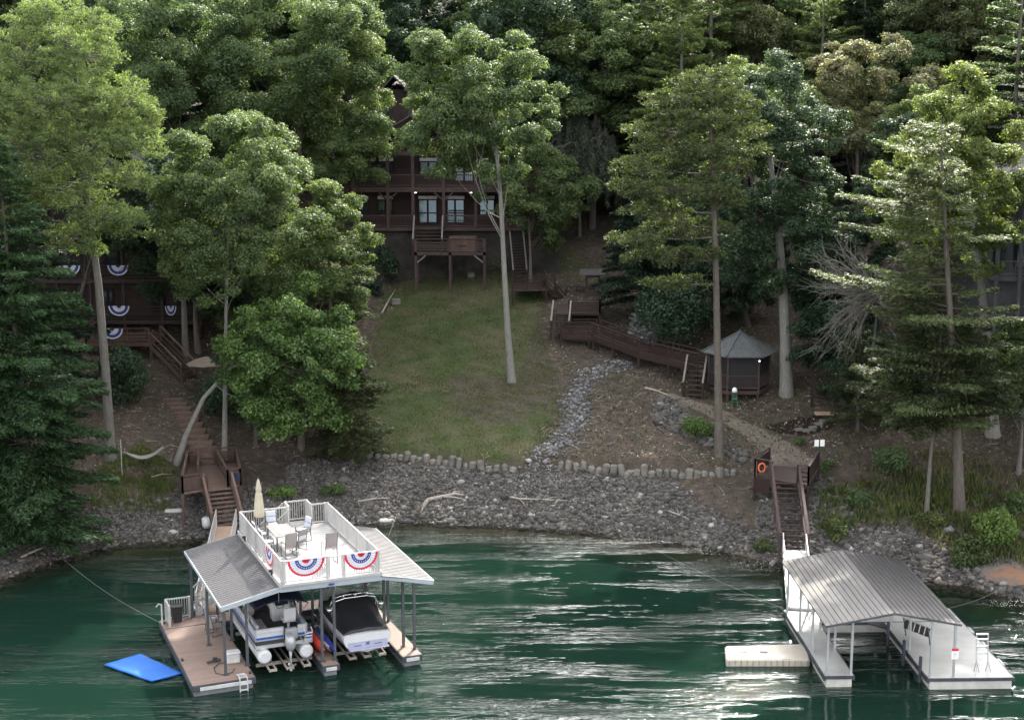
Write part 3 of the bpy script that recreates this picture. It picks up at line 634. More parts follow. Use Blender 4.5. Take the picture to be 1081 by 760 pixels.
# conifers: (base px, label, name, height top px, half width px, crown bottom px, leaf, bark, r0, seed, opts)
CF = [
 ((372, 490), 'low dusky olive conifer at the left corner of the lawn', 345, 50, 475, 'needle_olive', 'bark_brown', .14, 51, dict(step=.45, nb=9, leaf=.24, dens=1.5, shape=.6, droop=-.12), 0),
 ((352, 440), 'blue-tinted conifer left of the lawn top with a long bough', 190, 58, 400, 'needle_grey', 'bark_brown', .22, 52, dict(step=.7, nb=7, leaf=.28, dens=1.3, shape=.6), 0),
 ((676, 340), 'dark hemlock above the long wooden walkway', 185, 54, 315, 'needle_dark', 'bark_dark', .24, 53, dict(step=.6, nb=8, leaf=.3, dens=1.3, shape=.6, droop=-.2), 0),
 ((606, 190), 'dark narrow conifer behind the small leafy tree', -10, 50, 170, 'needle_dark', 'bark_dark', .3, 54, dict(step=.8, nb=7, leaf=.36, dens=1.0, shape=.7, droop=-.2), 0),
 ((715, 265), 'pale green white pine rising behind the walkway conifers', -30, 66, 215, 'needle_pale', 'bark_grey', .3, 55, dict(step=1.0, nb=6, leaf=.34, dens=1.2, shape=.6, up=.2, irregular=.3), 0),
 ((1062, 300), 'pale green white pine at the top right corner', -60, 60, 160, 'needle_pale', 'bark_grey', .3, 56, dict(step=1.0, nb=6, leaf=.34, dens=1.3, shape=.6, up=.22), 0),
 ((1013, 542), 'thick-trunked feathery pine rising from the right bank', 128, 105, 435, 'needle_grey', 'bark_brown', .30, 57, dict(step=.85, nb=6, leaf=.30, dens=1.25, shape=.45, up=.04, irregular=.42, droop=.02, side=(math.pi, .35)), -2.2),
 ((978, 545), 'thin-trunked young pine left of the thick pine on the bank', 345, 84, 440, 'needle_olive', 'bark_grey', .13, 58, dict(step=.5, nb=8, leaf=.26, dens=1.5, shape=.35, irregular=.35, droop=-.05), .3),
 ((905, 455), 'low feathery conifer beside the mulch bed', 345, 40, 440, 'needle_olive', 'bark_dark', .12, 59, dict(step=.5, nb=7, leaf=.24, dens=1.4, shape=.7), 0),
 ((40, 420), 'dark conifer shading the left wall of the left house', 170, 75, 400, 'needle_dark', 'bark_dark', .25, 60, dict(step=.8, nb=7, leaf=.34, dens=1.0, shape=.6), 0),
]
for (bp, lab, ty, hw, by, lm, bk, r0, seed, opt, lean) in CF:
    o, B = tree(bp, lab, 'conifer', 'conifer_tree'); s = pxs(B)
    zt = loc_at(B, bp[0], ty)[2]; zb = loc_at(B, bp[0], by)[2]
    conifer(o, zt, hw / s, max(.3, zb), lm, bk, r0, seed, (lean, 0), **opt)
# tall pine right of centre with a bare trunk and flat tufted crown
o, B = tree((759, 482), 'tall pine with a straight bare brown trunk beside the footpath', 'pine tree', 'pine_tree')
tp = [(0,0,0), loc_at(B, 758, 400), loc_at(B, 756, 300), loc_at(B, 753, 200), loc_at(B, 750, 130), loc_at(B, 748, 90)]
tufted_crown(o, B, [(745,85,36,14,0),(770,105,30,14,-1),(720,105,36,14,-.5),(745,125,48,14,-1),(700,140,36,14,0),(780,140,28,14,1),(735,160,54,14,-1),(690,178,36,14,0),(775,178,26,12,.5),(720,200,48,14,-1.5),(765,212,24,10,0),(690,222,34,13,0),(730,240,40,12,1),(672,252,28,11,-.5),(700,270,36,11,-.5),(670,196,24,10,.5),(742,268,20,8,-.5),(712,300,30,9,-.5),(800,160,14,8,0)], 'needle_olive', 'bark_brown', tp, .26, 61, .24, .85, 1.25)
# weeping tree by the lodge
o, B = tree((612, 250), 'grey-green weeping tree with hanging strands right of the lodge', 'tree'); weeping(o, 11.5, 3.8, 'weep', 'bark_grey', 62)
# rhododendron-like dark shrubs
for (bp, rp, lm, lab, seed, n, lf) in [
  ((708, 372), (52, 45), 'leaf_dark', 'big dark broadleaved shrub between the walkway and the tall pine', 71, 5200, .24),
  ((735, 463), (19, 15), 'leaf_maple', 'bright green bush beside the footpath bend', 72, 2400, .13),
  ((752, 464), (9, 10), 'leaf_mid', 'small grey-green bush touching the tall pine trunk', 73, 900, .12),
  ((807, 582), (14, 8), 'weed', 'low green bush under the lakeside landing of the right stairs', 74, 1200, .13),
  ((1022, 597), (27, 20), 'weed', 'bright green bush on the rocks right of the covered dock', 75, 3000, .16),
  ((1050, 577), (26, 26), 'leaf_maple', 'taller loose bush uphill of the red clay patch', 76, 3000, .17),
  ((882, 572), (20, 14), 'weed', 'spreading green shrub right of the dark stairs', 77, 2200, .15),
  ((300, 530), (22, 10), 'leaf_maple', 'low green weeds above the stones behind the sun deck', 78, 1700, .14),
  ((352, 524), (20, 8), 'leaf_mid', 'low weeds on the stones near the stone wall end', 79, 1300, .13),
  ((130, 425), (42, 34), 'leaf_dark', 'dark laurel shrub below the left house deck', 80, 4200, .22),
  ((232, 440), (30, 26), 'leaf_dark', 'dark shrub beneath the tan patio umbrella', 81, 3000, .2),
  ((556, 262), (10, 16), 'leaf_dark', 'dark upright shrub right of the steep hillside stairs', 82, 1100, .2),
  ((408, 298), (24, 24), 'leaf_dark', 'dark ivy-like shrub against the stone base of the lodge', 88, 3000, .2),
  ((382, 300), (20, 30), 'leaf_dark', 'dark bush left of the lodge stone base', 89, 2500, .2),
  ((985, 555), (24, 9), 'weed', 'low weedy bush between the two pine trunks and the rocks', 90, 1500, .14),
  ((1070, 545), (26, 16), 'leaf_mid', 'rough bush behind the tall grass at the right edge', 91, 1800, .16),
  ((905, 535), (20, 12), 'leaf_mid', 'rough green bush above the rocks right of the stair', 92, 1600, .15),
  ((940, 500), (30, 18), 'leaf_mid', 'tangled shrub left of the thin pine trunk', 83, 2600, .16),
  ((872, 497), (12, 8), 'leaf_mid', 'small weed clump right of the landing railing', 84, 800, .12),
  ((395, 312), (16, 9), 'needle_dark', 'low dark evergreen by the fallen branch on the upper lawn edge', 85, 1500, .2),
  ((523, 290), (9, 9), 'leaf_pale', 'pale weedy sapling left of the maple trunk', 86, 500, .16),
  ((845, 470), (10, 5), 'leaf_mid', 'tiny weeds beside the footpath end', 87, 400, .12)]:
    B = G(*bp); s = pxs(B); o = thing('shrub', lab, 'shrub', B, random.uniform(0, 6), 'shrubs and bushes on the slope and bank')
    shrub(o, (rp[0] / s, rp[0] / s * .8, rp[1] / s), lm, seed, n, lf)
# undergrowth and tall grass on the right bank
def scatter_grass(name, polypx, n, m, label, h=(.3, .9), w=.05):
    global rng; rng = np.random.default_rng(n); pg = poly(polypx)
    x = rng.uniform(pg[:, 0].min(), pg[:, 0].max(), n * 3); y = rng.uniform(pg[:, 1].min(), pg[:, 1].max(), n * 3); k = inside(pg, x, y)
    cl = (np.sin(x * 1.7 + 2 * np.sin(y)) * np.sin(y * 1.9 + x)) > rng.uniform(-1.1, .7, len(x)); k &= cl; x, y = x[k][:n], y[k][:n]
    z = gr(x, y); hh = rng.uniform(h[0], h[1], len(x)); L = rng.normal(0, .25, (len(x), 2)) * hh[:, None]
    a = rng.uniform(0, 6.28, len(x)); dx, dy = np.cos(a) * w / 2, np.sin(a) * w / 2
    V = np.stack([np.stack([x - dx, y - dy, z - .05], 1), np.stack([x + dx, y + dy, z - .05], 1), np.stack([x + L[:, 0] * .4 + dx * .8, y + L[:, 1] * .4 + dy * .8, z + hh * .6], 1), np.stack([x + L[:, 0], y + L[:, 1], z + hh], 1)], 1)
    o = npmesh(name, V.reshape(-1, 3), np.arange(len(x) * 4).reshape(-1, 4), m); return tag(o, label, 'grass', kind='stuff')
scatter_grass('tall_grass', [(905,560),(905,500),(940,470),(1010,480),(1100,520),(1100,605),(1040,598),(1000,588),(960,560)], 3200, M['drygrass'], 'dry tall grass on the right bank above the rocks', (.2, .6))
scatter_grass('weeds', [(862,575),(866,520),(930,500),(1100,510),(1100,600),(1040,590),(960,556),(900,560)], 5000, M['weed'], 'green undergrowth on the right bank around the pine trunks', (.15, .6), .11)
scatter_grass('lawn_grass', [(372,482),(420,484),(500,489),(545,490),(575,478),(597,450),(604,420),(585,392),(572,350),(578,325),(568,300),(545,285),(440,287),(405,310),(395,360),(385,420)], 42000, M['weed'], 'short grass of the sloping lawn', (.04, .12), .05)
scatter_grass('weeds', [(95,540),(180,540),(190,500),(150,470),(100,500)], 5000, M['weed'], 'thin weeds on the ground under the hammock', (.08, .25), .07)
def litter(n, x0, x1, y0, y1):
    global rng; rng = np.random.default_rng(91); x = rng.uniform(x0, x1, n); y = rng.uniform(y0, y1, n)
    w = np.interp(x, WLA[:, 0], WLA[:, 1]); k = (y > w + .2) & ~inside(poly([(372,482),(545,490),(604,420),(572,350),(568,300),(440,287),(395,360)]), x, y); x, y = x[k], y[k]
    V = leaves(np.stack([x, y, gr(x, y) + .03], 1), unit(rng.normal(0, .35, (len(x), 3)) + [0, 0, 1]), rng.uniform(.1, .26, len(x)), .5, .1)
    t = NT('dead_leaf'); g = t.geo(); t.color(t.ramp(g.outputs['Random Per Island'], [(0, (.06, .042, .033)), (.5, (.14, .105, .08)), (.85, (.2, .155, .115)), (1, (.38, .32, .26))])); t.p.inputs['Roughness'].default_value = .9
    o = leafmesh('leaf_litter', V, t.m, None); tag(o, 'fallen brown leaves covering the forest slope', 'leaves', kind='stuff')
litter(46000, -34, 38, 84, 122)
# dead grey branches hanging in the right pine
o, B = tree((912, 440), 'dead tree with a fan of bare grey twigs before the dark foliage', 'dead tree', 'dead_tree')
rng = np.random.default_rng(77); b = MB(); root_ = np.array(loc_at(B, 925, 315, -4)); b.tube(path3((0, 0, -.3), root_, 6, .03), [.09, .085, .08, .07, .06, .055, .05], 6)
for k in range(95):
    a = rng.uniform(0, 1); e = np.array(loc_at(B, 930 - 74 * rng.uniform(.3, 1) * (1 if rng.random() < .85 else -.4), 262 + 110 * a, -4 + rng.uniform(-2, 1.5)))
    pp = path3(root_ + rng.normal(0, .15, 3), e, 4, .06, .08); b.tube(pp, [.03, .024, .019, .013, .006], 4, False)
    for _ in range(9):
        i = rng.integers(1, 5); q = pp[i] + (e - root_) * rng.uniform(.08, .25) + rng.normal(0, .35, 3); b.tube([pp[i], (pp[i] + q) / 2 + rng.normal(0, .05, 3), q], [.015, .011, .006], 3, False)
b.build('trunk', M['bark_dead'], o)
# ---------------------------------------------------------------- forest behind, copied from a few prototypes
def proto(kind, seed):
    r = thing('forest_tree', 'x', 'tree')
    if kind == 'dark': conifer(r, 22, 5.0, 2, 'needle_dark', 'bark_dark', .28, seed, step=.9, nb=7, leaf=.42, dens=.75, shape=.75, droop=-.2)
    if kind == 'pale': conifer(r, 25, 5.2, 7, 'needle_pale', 'bark_grey', .3, seed, step=1.1, nb=6, leaf=.42, dens=.8, shape=.6, up=.2)
    if kind == 'broad': broadleaf(r, [(0,0,0),(.3,0,8),(0,.2,15)], (0,0,15), (5.2,5.2,6.5), 'leaf_mid', 'bark_brown', .28, seed, nclu=60, leaf=.3, csz=.2, limbs=10)
    if kind == 'deep': broadleaf(r, [(0,0,0),(-.3,0,8),(0,.2,14)], (0,0,14), (5.0,5.0,7.0), 'leaf_dark', 'bark_grey', .26, seed, nclu=60, leaf=.3, csz=.2, limbs=10)
    if kind == 'olive': broadleaf(r, [(0,0,0),(.2,0,9),(0,.2,16)], (0,0,16), (5.0,5.0,6.0), 'leaf_olive', 'bark_grey', .26, seed, nclu=56, leaf=.3, csz=.2, limbs=10)
    return r
PR = {k: [proto(k, s) for s in (1, 2)] for k in ('dark', 'pale', 'broad', 'deep', 'olive')}
used = set()
KW = {'dark': 'dark drooping conifer', 'pale': 'pale green pine', 'broad': 'green leafy tree', 'deep': 'deep green shaded tree', 'olive': 'olive leafy tree'}
def where(x):
    B_ = [(60, 'at the far left edge'), (160, 'behind the sunlit left pine'), (250, 'behind the dark left house'), (330, 'left of the lodge ridge'), (400, 'beside the lodge gable'), (470, 'behind the lodge gable'), (540, 'behind the lawn maple'), (600, 'right of the lawn maple'), (670, 'above the hillside deck'), (740, 'behind the tall bare pine'), (810, 'above the gazebo roof'), (870, 'above the pale forked trunk'), (930, 'behind the blossoming tree'), (1000, 'behind the feathery pine'), (1060, 'left of the corner white pine'), (1110, 'over the grey right house')]
    for b_, s_ in B_:
        if x < b_: return s_
    return 'beyond the grey right house'
def place(kind, px, Y, sca, i=0):
    X = (px - 540) / F_ * Y; z = ground(X, Y); p = PR[kind][i % 2]
    if id(p) in used: p = copy_tree(p)
    else: used.add(id(p))
    p.location = (X, Y, z - .2); p.rotation_euler = (0, 0, random.uniform(0, 6.28)); p.scale = (sca, sca, sca * random.uniform(.92, 1.1))
    w = where(px)
    lo = 'in the nearest row ' if Y < 127 else 'in the second row ' if Y < 137 else 'in the third row ' if Y < 147 else 'in the topmost row '
    sz = 'tall ' if sca > 1.05 else 'smaller ' if sca < .93 else ''
    tag(p, sz + KW[kind] + ' ' + lo + w, 'tree', 'forest trees ' + w)
random.seed(3)
rows = [(131, 48), (141, 48), (152, 50), (166, 54)]
for ri, (Y, st) in enumerate(rows):
    px = -60 + (ri % 2) * 30
    while px < 1150:
        if not (ri == 0 and 340 < px < 560):
            if px < 120: ks = ['deep', 'dark', 'broad']
            elif px < 400: ks = ['broad', 'broad', 'deep', 'dark']
            elif px < 640: ks = ['dark', 'dark', 'deep', 'broad']
            elif px < 780: ks = ['dark', 'deep', 'pale', 'broad']
            elif px < 900: ks = ['olive', 'pale', 'broad', 'dark']
            else: ks = ['olive', 'broad', 'dark', 'olive']
            place(random.choice(ks), px + random.uniform(-16, 16), Y + random.uniform(-4, 4), random.uniform(.85, 1.15), random.randint(0, 1))
        px += st
# trees just beyond the two sides and on the slope at the right: they cast the shade that lies on lawn and docks
for (px, Y, k, s_) in [(1240, 96, 'deep', 1.3), (1262, 86, 'broad', 1.35), (1262, 76, 'deep', 1.25), (1270, 90, 'deep', 1.4), (1320, 84, 'broad', 1.35), (1130, 108, 'dark', 1.0), (1180, 116, 'broad', 1.1), (1120, 126, 'broad', 1.0), (1010, 128, 'olive', .9), (945, 124, 'broad', .8), (860, 126, 'pale', .85), (785, 132, 'olive', .9), (650, 130, 'dark', .95), (-60, 104, 'deep', 1.0), (-90, 90, 'broad', 1.0), (40, 118, 'dark', 1.0), (120, 124, 'deep', 1.0), (290, 128, 'deep', 1.0), (640, 136, 'dark', .9), (1250, 80, 'deep', 1.1), (960, 104, 'deep', .7), (735, 112, 'deep', .6), (1230, 100, 'dark', 1.1)]:
    place(k, px, Y, s_, 0)
# ------------------------------------------------------------------ railing helper: posts, rails and thin balusters between two local points
def rail_mb(b, p, q, h=1.0, n_post=2, bal=.12, pw=.09, rw=.05, balw=.02, top=True, low=.1, mids=0):
    p = Vector(p); q = Vector(q); U = Vector((0, 0, 1))
    for i in range(n_post):
        c = p.lerp(q, i / (n_post - 1)); b.beam(c, c + U * (h + .04), pw, pw)
    b.beam(p + U * h, q + U * h, rw, rw * 1.05); b.beam(p + U * low, q + U * low, rw * .8, rw * .8)
    for m in range(mids): b.beam(p + U * (low + (h - low) * (m + 1) / (mids + 1)), q + U * (low + (h - low) * (m + 1) / (mids + 1)), rw * .7, rw * .9)
    if bal:
        n = int((q - p).length / bal)
        for i in range(1, n):
            c = p.lerp(q, i / n); b.beam(c + U * low, c + U * h, balw, balw)
    return b
def stairs_mb(b, s, p, q, w, n, m_tread=.28, st=.05):
    """treads into b, stringers into s; p bottom centre, q top centre"""
    p = Vector(p); q = Vector(q); d = q - p; d.z = 0; d.normalize(); r = Vector((d.y, -d.x, 0))
    for i in range(n):
        c = p.lerp(q, (i + .6) / n); b.box(c, (w, m_tread, .05), math.atan2(d.y, d.x) - math.pi / 2)
    for k in (-1, 1): s.beam(p + r * k * (w / 2 + st / 2), q + r * k * (w / 2 + st / 2), st, .26)
def ribbed(b, x0, x1, z0, z1, y0, y1, along, pitch=.3, rh=.035, th=.03):
    """metal roof slope from (x0,z0) to (x1,z1), length y0..y1; ribs run along 'x' (down the slope) or 'y'"""
    def P(u, y, h): 
        n = Vector((-(z1 - z0), 0, x1 - x0)).normalized(); n = n if n.z > 0 else -n
        return Vector((x0 + (x1 - x0) * u, y, z0 + (z1 - z0) * u)) + n * h
    L = (y1 - y0) if along == 'x' else math.hypot(x1 - x0, z1 - z0); n = int(L / pitch); prof = []
    for i in range(n):
        a = i / n; w = .16; prof += [(a, 0), (a + (1 - w) / n * .98, 0), (a + (1 - w * .75) / n, rh), (a + (1 - w * .25) / n, rh)]
    prof.append((1, 0))
    top = []; bot = []
    for e in (0, 1):
        top.append([P(e, y0 + (y1 - y0) * a, h) if along == 'x' else P(a, y0 + (y1 - y0) * e, h) for a, h in prof])
        bot.append([P(e, y0 + (y1 - y0) * a, -th) if along == 'x' else P(a, y0 + (y1 - y0) * e, -th) for a, h in prof])
    b.sheet(top); b.sheet(bot)
    for e in (0, 1): b.sheet([top[e], bot[e]])
    for k in (0, -1): b.sheet([[top[0][k], top[1][k]], [bot[0][k], bot[1][k]]])
def bunting(name, label, P0, ax, w, h, parent=None, group=None, out=(0, -1, 0), cols=('bunting_red', 'bunting_white', 'bunting_blue', 'bunting_red')):
    """half-round pleated fan flag hanging from its straight top edge; P0 top centre, ax unit vector along the top"""
    o = thing(name, label, 'bunting', P0, math.atan2(ax[1], ax[0]), group)
    def band(nm, r0, r1, m, dy, wav=1.0):
        rows = []
        for r in (r0, (r0 + r1) / 2, r1):
            rows.append([(math.cos(math.pi + math.pi * k / 36) * w / 2 * r, dy - .012 * math.sin(k * math.pi * 5 / 9 * 2) * wav - .02 * r, math.sin(math.pi + math.pi * k / 36) * h * r) for k in range(37)])
        MB().sheet(rows).build(nm, M[m], o, solid=.006)
    band('centre_panel', .02, .22, cols[3], -.002); band('centre_white_panel', .22, .40, 'bunting_white', -.001)
    band('star_band', .58 - .18, .60, cols[2], -.006); band('white_band', .60, .87, cols[1], -.003); band('outer_band', .87, 1.0, cols[0], -.004)
    st = MB()
    for k in range(3, 34, 3):
        a = math.pi + math.pi * k / 36; c = Vector((math.cos(a) * w / 2 * .5, -.045, math.sin(a) * h * .5)); s_ = .028 * w / 1.2
        pts = [c + Vector((math.sin(j * math.pi / 5) * (s_ if j % 2 == 0 else s_ * .42), 0, math.cos(j * math.pi / 5) * (s_ if j % 2 == 0 else s_ * .42))) for j in range(10)]
        n = len(st.v); st.v += [tuple(p) for p in pts]; st.f.append(tuple(range(n, n + 10)))
    st.build('stars', M['bunting_white'], o)
    return o
# ================================================================== left dock
DY = R(22.6); DO = at(203.7, 724, .5)
def D(x, y, z=0.0):
    c, s = math.cos(DY), math.sin(DY); return (DO[0] + x * c - y * s, DO[1] + x * s + y * c, z)
dk = thing('party_dock', 'two-slip boat dock with a white railed sun deck between two metal roofs', 'boat dock', D(0, 0, 0), DY)
def deck_part(nm, x0, x1, y0, y1, m='deck_tan', rim=True, z=.5):
    b = MB().b2(x0, x1, y0, y1, z - .05, z); p = b.build(nm, M[m], dk)
    f = MB()
    f.b2(x0 - .03, x1 + .03, y0 - .05, y0 - .002, z - .28, z - .008); f.b2(x0 - .03, x1 + .03, y1 + .002, y1 + .04, z - .28, z - .008)
    f.b2(x0 - .05, x0 - .002, y0 - .05, y1 + .04, z - .28, z - .006); f.b2(x1 + .002, x1 + .05, y0 - .05, y1 + .04, z - .28, z - .006)
    f.build('rim', M['dock_frame'], p, bevel=.01)
    g = MB(); n = max(1, int((y1 - y0) / 1.4))
    for i in range(n): 
        ya = y0 + (y1 - y0) * i / n; g.b2(x0 + .06, x1 - .06, ya + .06, ya + (y1 - y0) / n - .06, -.25, z - .1)
    g.build('float_drum', M['float_grey'], p, bevel=.04); return p
pl_ = deck_part('platform', 0, 2.6, 0, 7.1); fm = deck_part('finger', 5.62, 6.3, .05, 7.1); fr_ = deck_part('finger', 9.15, 9.98, -.25, 7.1); bw = deck_part('walkway', 0, 9.98, 7.2, 8.4, 'deck_tan_x')
for (p, x0, x1, y) in ((pl_, .28, 2.45, -.075), (fm, 5.72, 6.2, -.025), (fr_, 9.28, 9.88, -.325)):
    MB().b2(x0, x1, y - .03, y + .02, .26, .42).build('bumper', M['white_paint'], p, bevel=.01)
for (x, y) in [(1.52,.7),(1.52,4.4),(1.52,8.25),(2.62,1.4),(2.62,4.6),(2.62,7.9),(5.72,.55),(5.72,4.2),(5.72,7.6),(6.28,.55),(6.28,4.2),(6.28,7.6),(9.2,2.6),(9.2,5.4),(9.9,.4),(9.9,4.2),(9.9,8.1),(9.55,.9)]:
    zt = 3.62 if (x < 1.6 or x > 9.5) else 3.78 if x < 3 or x > 9 else 4.05
    b = MB().b2(x - .055, x + .055, y - .055, y + .055, .5, zt); b.b2(x - .12, x + .12, y - .12, y + .12, .5, .515); b.build('post', M['post_dark'], dk)
b = MB(); ribbed(b, 1.35, 3.92, 3.62, 4.16, .45, 8.75, 'x', .24, .018); b.build('left_roof', M['roof_metal_grey'], dk)
b = MB(); ribbed(b, 10.75, 8.36, 3.66, 4.16, .2, 8.75, 'x', .24, .018); b.build('right_roof', M['roof_metal_grey'], dk)
b = MB()
b.beam((1.35, .42, 3.52), (3.9, .42, 4.06), .05, .2); b.beam((3.9, .42, 4.06), (8.4, .30, 4.06), .05, .26); b.beam((8.4, .30, 4.06), (10.75, .17, 3.56), .05, .2)
b.beam((1.35, 8.78, 3.52), (3.9, 8.78, 4.06), .05, .2); b.beam((3.9, 8.78, 4.06), (8.4, 8.78, 4.06), .05, .26); b.beam((8.4, 8.78, 4.06), (10.75, 8.78, 3.56), .05, .2)
b.beam((1.35, .45, 3.56), (1.35, 8.78, 3.56), .05, .14); b.beam((10.75, .2, 3.6), (10.75, 8.78, 3.6), .05, .14)
b.build('fascia', M['fascia'], dk)
b = MB()
for y in np.linspace(1.0, 8.2, 7): b.b2(1.6, 9.9, y - .04, y + .04, 3.42 if False else 3.84, 3.98) if False else b.b2(4.0, 8.3, y - .04, y + .04, 3.9, 4.12)
for x in (2.7, 5.75, 6.3, 9.2): b.b2(x - .05, x + .05, .6, 8.3, 3.72 if x in (2.7, 9.2) else 3.9, 3.82 if x in (2.7, 9.2) else 4.04)
b.build('roof_frame', M['post_dark'], dk)
ud = MB().b2(3.95, 8.35, .34, 8.74, 4.18, 4.25).build('sun_deck', M['deck_pale'], dk)
b = MB(); b.b2(3.88, 3.95, .30, 8.76, 4.14, 4.34); b.b2(8.35, 8.42, .24, 8.76, 4.14, 4.34); b.b2(3.95, 8.35, .26, .335, 4.19, 4.30); b.build('deck_trim', M['white_vinyl'], ud)
# railings of the sun deck (gate in the front, stair gap at the back)
zd = 4.25
def dr(p, q, n): rail_mb(MB(), (*p, zd), (*q, zd), 1.0, n, .11, .10, .06, .024).build('railing', M['white_vinyl'], dk)
dr((4.02, .55), (4.02, 8.62), 6); dr((8.30, .45), (8.30, 8.62), 6); dr((4.13, .48), (6.0, .44), 2); dr((6.75, .42), (8.2, .38), 2); dr((4.12, 8.66), (6.35, 8.66), 3); dr((7.5, 8.66), (8.2, 8.66), 2)
b = MB(); rail_mb(b, (6.1, .44, zd + .04), (6.65, .43, zd + .04), .94, 2, .1, .05, .04, .024); b.build('gate', M['white_vinyl'], dk)
# landing and stair behind the deck
b = MB().b2(6.35, 7.5, 8.8, 9.6, 4.16, 4.22); b.build('stair_landing', M['deck_pale'], dk)
dr((6.4, 8.85), (6.4, 9.5), 2); dr((6.45, 9.56), (7.45, 9.56), 2); dr((7.48, 8.85), (7.48, 9.5), 2)
b = MB(); s_ = MB(); stairs_mb(b, s_, (1.75, 8.9, .5), (6.3, 9.2, 4.2), .9, 17); st = b.build('stair', M['white_paint'], dk); s_.build('stringer', M['white_paint'], st)
for yy in (8.48, 9.66):
    rb = MB(); p = Vector((1.75, yy - .05, .5)); q = Vector((6.3, yy, 4.2)); U = Vector((0, 0, 1))
    rb.beam(p + U * .95, q + U * .95, .05, .05); rb.beam(p + U * .2, q + U * .2, .04, .04)
    for k in range(33): c = p.lerp(q, k / 32); rb.beam(c + U * .2, c + U * .95, .022, .022)
    for k in (0, .5, 1): c = p.lerp(q, k); rb.beam(c, c + U * 1.0, .08, .08)
    rb.build('stair_railing', M['white_vinyl'], dk)
b = MB(); rail_mb(b, (.3, 7.35, .5), (.3, 8.3, .5), 1.0, 2, .11, .1, .06, .025); rail_mb(b, (.38, 8.35, .5), (1.4, 8.35, .5), 1.0, 2, .11, .1, .06, .025); b.build('railing', M['white_vinyl'], dk)
# boat lift beams
for (x0, x1) in ((3.0, 5.5), (6.55, 8.9)):
    b = MB()
    for y in (1.5, 5.6): b.b2(x0, x1, y - .06, y + .06, .32, .44)
    for x in (x0 + .5, (x0 + x1) / 2, x1 - .5): b.b2(x - .16, x - .12, .35, 6.5, .44, .56); b.b2(x + .12, x + .16, .35, 6.5, .44, .56); b.b2(x - .15, x + .15, .38, .44, .45, .55); b.b2(x - .15, x + .15, 1.1, 1.16, .45, .55)
    b.build('lift_cradle', M['driftwood'], dk)
b = MB()
for x in (1.94, 2.26): b.tube([(x, .5, .53), (x, .1, .6), (x, -.16, .56), (x, -.2, -.35)], .028, 6)
for (y, z) in ((.38, .56), (.18, .60), (-.06, .6), (-.19, .32), (-.2, .08), (-.2, -.15)): b.b2(1.94, 2.26, y - .03, y + .03, z - .02, z + .02)
b.build('swim_ladder', M['white_paint'], dk)
for (x, y) in ((.15, 7.9), (.1, 3.0), (2.5, .4)): MB().b2(x - .05, x + .05, y - .02, y + .02, .5, .56).b2(x - .03, x + .03, y - .12, y + .12, .56, .585).build('cleat', M['black_plastic'], dk)
b = MB().box((.02, 7.75, 1.0), (.06, .06, 1.0)); b.tube([(.02, 7.75, 1.5), (-.12, 7.75, 1.55), (-.22, 7.75, 1.42)], .03, 6); b.build('hook_post', M['white_paint'], dk)
# lamp brackets on the deck side
for y in (1.6, 6.9): MB().b2(3.80, 3.87, y - .05, y + .05, 4.36, 4.6).b2(3.72, 3.80, y - .07, y + .07, 4.5, 4.6).build('side_lamp', M['black_plastic'], dk)
MB().b2(6.0, 6.24, .225, .255, 4.02, 4.10).build('name_plate', M['bunting_blue'], dk)
# buntings
c, s = math.cos(DY), math.sin(DY)
bunting('bunting', 'striped bunting on the sun deck front rail left of the gate', D(5.05, .36, 5.27), (c, s, 0), 1.62, .74, group='buntings on the sun deck railing')
bunting('bunting', 'striped bunting on the sun deck front rail right of the gate', D(7.48, .30, 5.27), (c, s, 0), 1.5, .74, group='buntings on the sun deck railing')
bunting('bunting', 'striped bunting on the long left side rail of the sun deck', D(3.93, 2.4, 5.27), (s, -c, 0), 1.6, .74, group='buntings on the sun deck railing')
# ---- furniture of the sun deck
def chair(name, label, x, y, rz, mseat='taupe_cloth', cushion=None, hb=.62, zseat=.44, base=zd, group='chairs on the sun deck'):
    o = thing(name, label, 'chair', D(x, y, base), DY + rz, group)
    fm_ = MB()
    for sx in (-.27, .27):
        fm_.tube([(sx, .26, 0), (sx, .24, zseat), (sx, .22, zseat + .22), (sx, -.2, zseat + .24)], .018, 5); fm_.tube([(sx, -.3, 0), (sx, -.24, zseat), (sx, -.24 - .12, zseat + hb)], .018, 5)
        fm_.tube([(sx, .26, .03), (sx, -.3, .03)], .015, 5)
    fm_.build('frame', M['post_dark'], o)
    MB().box((0, 0, zseat), (.5, .52, .04)).build('seat', M[mseat], o, bevel=.01)
    MB().box((0, -.31, zseat + hb / 2 + .03), (.5, .035, hb), rx=.2).build('backrest', M[mseat], o, bevel=.01)
    if cushion:
        MB().box((0, .01, zseat + .065), (.48, .5, .08)).build('seat_cushion', M[cushion], o, bevel=.03)
        for k in range(2): MB().box((0, -.265 - .05 * k, zseat + .25 + .27 * k), (.48, .09, .26), rx=.2).build('back_cushion', M[cushion], o, bevel=.03)
    return o
chair('patio_chair', 'white-cushioned patio chair behind the table next to the closed umbrella', 5.35, 7.75, math.pi, cushion='cushion_white')
chair('patio_chair', 'white-cushioned chair on the rail side of the table nearer the umbrella', 4.5, 6.5, -math.pi / 2, cushion='cushion_white')
chair('patio_chair', 'white-cushioned chair on the rail side of the table nearer the bunting', 4.5, 5.2, -math.pi / 2, cushion='cushion_white')
chair('patio_chair', 'white-cushioned chair right of the table', 6.45, 6.3, math.pi / 2 + .3, cushion='cushion_white')
chair('patio_chair', 'grey-backed chair at the front end of the table', 5.25, 4.2, .15, hb=.72)
chair('patio_chair', 'chair with a pale cushion right behind the grey-backed front chair', 5.85, 4.85, .5, cushion='cushion_white')
chair('bar_chair', 'tall taupe bar chair standing alone behind the deck gate', 6.7, 2.6, .1, hb=.75, zseat=.72)
